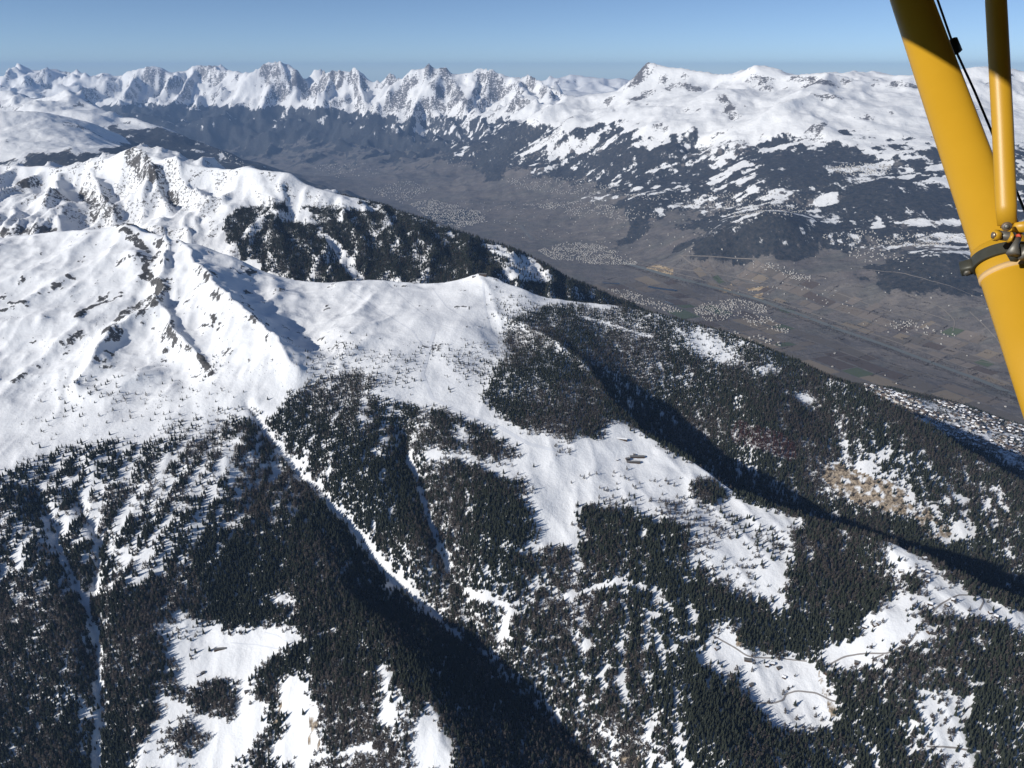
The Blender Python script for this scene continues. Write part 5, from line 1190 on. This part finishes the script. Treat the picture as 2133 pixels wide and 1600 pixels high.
# ------------------------------------------------------------------ the aeroplane: wing, lift strut, jury strut and fittings
def car_paint():
    m, nt, b = mat('yellow_paint')
    tc = nt.nodes.new('ShaderNodeTexCoord')
    n = noise_node(nt, 9.0, 6, 0.6, tc.outputs['Object'])
    n2 = noise_node(nt, 900.0, 3, 0.7, tc.outputs['Object'])
    c = mixc(nt, n, (0.44, 0.240, 0.012), (0.505, 0.282, 0.020))
    c = mixc(nt, math_node(nt, 'MULTIPLY', n2, 0.10), c, (0.30, 0.16, 0.03))
    nt.links.new(c, b.inputs['Base Color'])
    b.inputs['Roughness'].default_value = 0.38
    b.inputs['Specular IOR Level'].default_value = 0.35
    bp = nt.nodes.new('ShaderNodeBump'); bp.inputs['Distance'].default_value = 0.0004; bp.inputs['Strength'].default_value = 0.25
    nt.links.new(n2, bp.inputs['Height']); nt.links.new(bp.outputs[0], b.inputs['Normal'])
    return m
m_yellow = car_paint()
m_steel = simple('weathered_steel', (0.10, 0.095, 0.085), (0.22, 0.21, 0.19), 60.0, 0.5, 0.0006, 0.4, 0.5)
m_bolt = simple('bolt_steel', (0.24, 0.17, 0.12), (0.42, 0.34, 0.26), 120.0, 0.4, 0.0004, 0.5, 0.7)
m_clamp = simple('dark_clamp_steel', (0.030, 0.032, 0.026), (0.085, 0.085, 0.070), 45.0, 0.5, 0.0008, 0.4, 0.3)
m_cable = simple('black_cable', (0.010, 0.010, 0.012), (0.022, 0.022, 0.024), 60.0, 0.5)
m_rub = simple('rubbed_paint', (0.50, 0.33, 0.16), (0.66, 0.44, 0.20), 80.0, 0.6)
m_redtape = simple('red_tape', (0.42, 0.06, 0.03), (0.55, 0.09, 0.05), 80.0, 0.6)
def C(u, v, zc): a, b, c = ray(u, v); return Vector((a * zc, b * zc, c * zc))
plane = empty('light_aeroplane', (0.86, 2.2, 0.42))
tag(plane, 'yellow wing struts of a light aeroplane with clamp and cable', 'aeroplane')
OFF = Vector(plane.location)
def sweep(name, path, half_w, half_d, m, parent=plane, seg=48, side=None, exp=2.0):
    """a tube along path; half_w across the view, half_d in depth (numbers or lists)"""
    V, Fc = [], []
    n = len(path)
    for k, p in enumerate(path):
        a = (path[min(k + 1, n - 1)] - path[max(k - 1, 0)]).normalized()
        s = (a.cross(p.normalized()) if side is None else side).normalized()
        s = (s - a * s.dot(a)).normalized(); q_ = a.cross(s).normalized()
        w = half_w[k] if isinstance(half_w, (list, tuple)) else half_w
        d = half_d[k] if isinstance(half_d, (list, tuple)) else half_d
        for j in range(seg):
            t = 2 * math.pi * j / seg
            cs, sn = math.cos(t), math.sin(t)
            V.append(p + s * (w * math.copysign(abs(cs) ** (2 / exp), cs)) + q_ * (d * math.copysign(abs(sn) ** (2 / exp), sn)))
    for k in range(n - 1):
        for j in range(seg):
            Fc.append((k * seg + j, k * seg + (j + 1) % seg, (k + 1) * seg + (j + 1) % seg, (k + 1) * seg + j))
    Fc.append(tuple(range(seg - 1, -1, -1))); Fc.append(tuple((n - 1) * seg + j for j in range(seg)))
    base = Vector(parent.location) if parent is plane else OFF
    o = mesh_obj(name, [v - OFF for v in V], Fc, m, parent, None, True)
    return o
def strut(v): return C(1898 + 0.3517 * v, v, 124.5 / (79 + 0.054 * v))
main_strut = sweep('wing_strut', [strut(v) for v in (-230, 0, 300, 500, 700, 1050)], 0.0352, 0.019, m_yellow)
sax = (strut(500) - strut(560)).normalized()
collar = sweep('strut_collar', [strut(514), strut(516), strut(572), strut(575)], [0.0353, 0.0368, 0.0368, 0.0353], [0.0192, 0.0208, 0.0208, 0.0192], m_yellow)
sweep('rubbed_edge', [strut(566), strut(575)], 0.0370, 0.0210, m_rub, collar)
jury = sweep('jury_strut', [C(2074, -120, 1.16), C(2074.5, 0, 1.16), C(2088, 250, 1.155), C(2096, 430, 1.15), C(2097.5, 468, 1.148)], [0.0138, 0.0138, 0.0138, 0.0136, 0.0120], [0.010, 0.010, 0.010, 0.009, 0.006], m_yellow)
sweep('bracing_tube', [C(2112, 474, 1.142), C(2140, 472, 1.14), C(2230, 470, 1.12)], [0.0065, 0.0090, 0.0090], [0.005, 0.008, 0.008], m_yellow)
# clamp band with its lug
tilt = (sax + 0.10 * Vector((1, 0, 0))).normalized()
cc_ = strut(541)
def band_pts(w, d, n=40):
    s = tilt.cross(cc_.normalized()).normalized(); q_ = tilt.cross(s).normalized()
    return [cc_ + s * (w * math.cos(2 * math.pi * k / n)) + q_ * (d * math.sin(2 * math.pi * k / n)) for k in range(n)]
def band(name, r0, r1, h_, m, parent):
    A, B = band_pts(*r0), band_pts(*r1)
    n = len(A); V = []
    for P in (A, B):
        for p in P: V += [p - tilt * h_ / 2, p + tilt * h_ / 2]
    Fc = []
    for k in range(n):
        a, b = 2 * k, 2 * ((k + 1) % n); o_ = 2 * n
        Fc += [(a, b, b + 1, a + 1), (o_ + b, o_ + a, o_ + a + 1, o_ + b + 1), (a + 1, b + 1, o_ + b + 1, o_ + a + 1), (b, a, o_ + a, o_ + b)]
    return mesh_obj(name, [v - OFF for v in V], Fc, m, parent, None, False)
clamp = band('strut_clamp', (0.0372, 0.0212), (0.0402, 0.0242), 0.0205, m_clamp, plane)
sd = tilt.cross(cc_.normalized()).normalized()
if sd.x > 0: sd = -sd
lug_c = cc_ + sd * 0.0460
sweep('lug', [lug_c + sd * 0.0085, lug_c + sd * 0.0080, lug_c - sd * 0.006, lug_c - sd * 0.010], [0.0070, 0.0098, 0.0105, 0.0100], [0.0060, 0.0085, 0.0090, 0.0085], m_clamp, clamp, 24, tilt, 4.0)
sweep('lug_bolt', [lug_c - tilt * 0.0135, lug_c - tilt * 0.0125, lug_c - tilt * 0.0095], [0.0035, 0.0050, 0.0050], [0.0035, 0.0050, 0.0050], m_steel, clamp, 6)
sweep('clamp_saddle', [C(2103, 523, 1.090), C(2112, 526, 1.088), C(2126, 528, 1.088), C(2131, 532, 1.088)], [0.007, 0.0125, 0.0125, 0.009], [0.004, 0.006, 0.006, 0.004], m_clamp, clamp, 20)
sweep('clamp_bolt', [C(2110, 530, 1.080), C(2116, 508, 1.084), C(2122, 497, 1.088)], [0.0088, 0.0040, 0.0034], [0.006, 0.004, 0.0034], m_steel, clamp, 20)
sweep('clamp_nut', [C(2126, 527, 1.08), C(2139, 530, 1.08)], [0.009, 0.009], [0.007, 0.007], m_steel, clamp, 6)
sweep('red_ring', [C(2120, 494, 1.090), C(2124, 492, 1.090)], 0.0040, 0.0038, m_redtape, clamp, 16)
# pivot block between the two struts
piv = sweep('pivot_block', [C(2080, 490, 1.110), C(2082, 490, 1.110), C(2112, 494, 1.106), C(2114, 494, 1.106)], [0.0055, 0.0066, 0.0066, 0.0055], [0.0055, 0.0066, 0.0066, 0.0055], m_steel, plane, 8)
sweep('nut', [C(2069, 490, 1.108), C(2071, 490, 1.108), C(2080, 491, 1.108), C(2082, 491, 1.108)], [0.0060, 0.0078, 0.0078, 0.0060], [0.006, 0.0078, 0.0078, 0.006], m_yellow, piv, 6)
sweep('bolt_end', [C(2067.5, 490, 1.106), C(2072, 490, 1.106)], 0.0042, 0.0042, m_bolt, piv, 20)
sweep('nut', [C(2102, 494, 1.103), C(2106, 495, 1.103)], 0.0076, 0.0076, m_yellow, piv, 6)
sweep('stud', [C(2106, 495, 1.103), C(2118, 497, 1.102)], 0.0045, 0.0045, m_steel, piv, 20)
bc = C(2097, 472, 1.132)
vw = bc.normalized()
def dome(name, c, r, m, parent, flat=0.7):
    V, Fc = [], []
    s = vw.cross(Vector((0, 0, 1))).normalized(); t_ = s.cross(vw).normalized()
    rings = 8; seg = 24
    for i in range(rings + 1):
        ph = math.pi * i / rings
        for j in range(seg):
            a = 2 * math.pi * j / seg
            V.append(c - OFF + s * (r * math.sin(ph) * math.cos(a)) + t_ * (r * math.sin(ph) * math.sin(a)) - vw * (r * flat * math.cos(ph)))
    for i in range(rings):
        for j in range(seg): Fc.append((i * seg + j, i * seg + (j + 1) % seg, (i + 1) * seg + (j + 1) % seg, (i + 1) * seg + j))
    return mesh_obj(name, V, Fc, m, parent, None, True)
bolt = dome('pivot_bolt', bc, 0.0066, m_bolt, plane)
dome('bolt_head', bc - vw * 0.0042, 0.0036, m_steel, bolt, 0.6)
# control cable with its fairlead
cable = sweep('cable', [C(1940, -40, 1.62), C(1953, 0, 1.60), C(1986, 95, 1.56), C(2030, 190, 1.50), C(2070, 285, 1.45), C(2118, 400, 1.38), C(2160, 500, 1.32)], 0.0021, 0.0021, m_cable, plane, 10)
sweep('fairlead', [C(1981, 82, 1.55), C(1982, 84, 1.55), C(1993, 110, 1.55), C(1994, 112, 1.55)], [0.0065, 0.0105, 0.0105, 0.0065], [0.0065, 0.0105, 0.0105, 0.0065], m_cable, cable, 20)
# the wing itself, just above the frame: it is what shades the strut tops
def wing():
    V, Fc = [], []
    prof = [(0.0, 0.0), (0.05, 0.035), (0.25, 0.075), (0.7, 0.10), (1.2, 0.09), (1.55, 0.05), (1.6, 0.02), (1.55, 0.0), (0.8, -0.004), (0.2, -0.004)]
    st = [(-0.6, ), (0.5, ), (1.6, ), (2.8, ), (4.6, )]
    for (y_,) in st:
        x0 = -0.158 + (y_ - 0.788) * 0.345
        for px_, pz in prof: V.append(Vector((x0 + px_, y_, 0.45 + pz)) - OFF)
    m_ = len(prof)
    for k in range(len(st) - 1):
        for j in range(m_): Fc.append((k * m_ + j, k * m_ + (j + 1) % m_, (k + 1) * m_ + (j + 1) % m_, (k + 1) * m_ + j))
    Fc.append(tuple(range(m_ - 1, -1, -1))); Fc.append(tuple((len(st) - 1) * m_ + j for j in range(m_)))
    return mesh_obj('wing', V, Fc, m_yellow, plane)
wing()
def fuselage():
    # unseen cabin side, belly and roof behind the camera, added to shade the strut
    ring = [(-0.06, -0.75), (-0.045, -0.30), (-0.05, 0.20), (-0.12, 0.43), (-1.1, 0.44), (-1.2, 0.1), (-1.2, -0.6), (-1.05, -0.95), (-0.25, -0.95)]
    st = [(-1.9, 0.75), (-1.2, 0.95), (-0.2, 1.0), (1.2, 1.0), (2.4, 0.95), (4.2, 0.6)]
    V, Fc = [], []
    n = len(ring)
    for x_, k in st:
        for y_, z_ in ring: V.append(Vector((x_, -0.63 + (y_ + 0.63) * k, z_ * k)) - OFF)
    for a in range(len(st) - 1):
        for j in range(n): Fc.append((a * n + j, a * n + (j + 1) % n, (a + 1) * n + (j + 1) % n, (a + 1) * n + j))
    Fc.append(tuple(range(n - 1, -1, -1))); Fc.append(tuple((len(st) - 1) * n + j for j in range(n)))
    return mesh_obj('fuselage', V, Fc, m_yellow, plane)
fuselage()

# ------------------------------------------------------------------ haze
def haze_box():
    x, y0, y1, z0, z1 = 47000, -3000, 58500, -2950.0, 520.0
    v = [(-x, y0, z0), (x, y0, z0), (x, y1, z0), (-x, y1, z0), (-x, y0, z1), (x, y0, z1), (x, y1, z1), (-x, y1, z1)]
    f = [(3, 2, 1, 0), (4, 5, 6, 7), (0, 1, 5, 4), (1, 2, 6, 5), (2, 3, 7, 6), (3, 0, 4, 7)]
    m = bpy.data.materials.new('haze'); m.use_nodes = True
    nt = m.node_tree; nt.nodes.clear()
    out = nt.nodes.new('ShaderNodeOutputMaterial'); pv = nt.nodes.new('ShaderNodeVolumePrincipled')
    pv.inputs['Color'].default_value = (0.38, 0.60, 1.0, 1)
    pv.inputs['Density'].default_value = 1.6e-5
    pv.inputs['Anisotropy'].default_value = 0.1
    nt.links.new(pv.outputs[0], out.inputs['Volume'])
    o = mesh_obj('haze', v, f, m)
    o['kind'] = 'stuff'; o['label'] = 'thin blue winter haze filling the valley air'; o['category'] = 'haze'
haze_box()
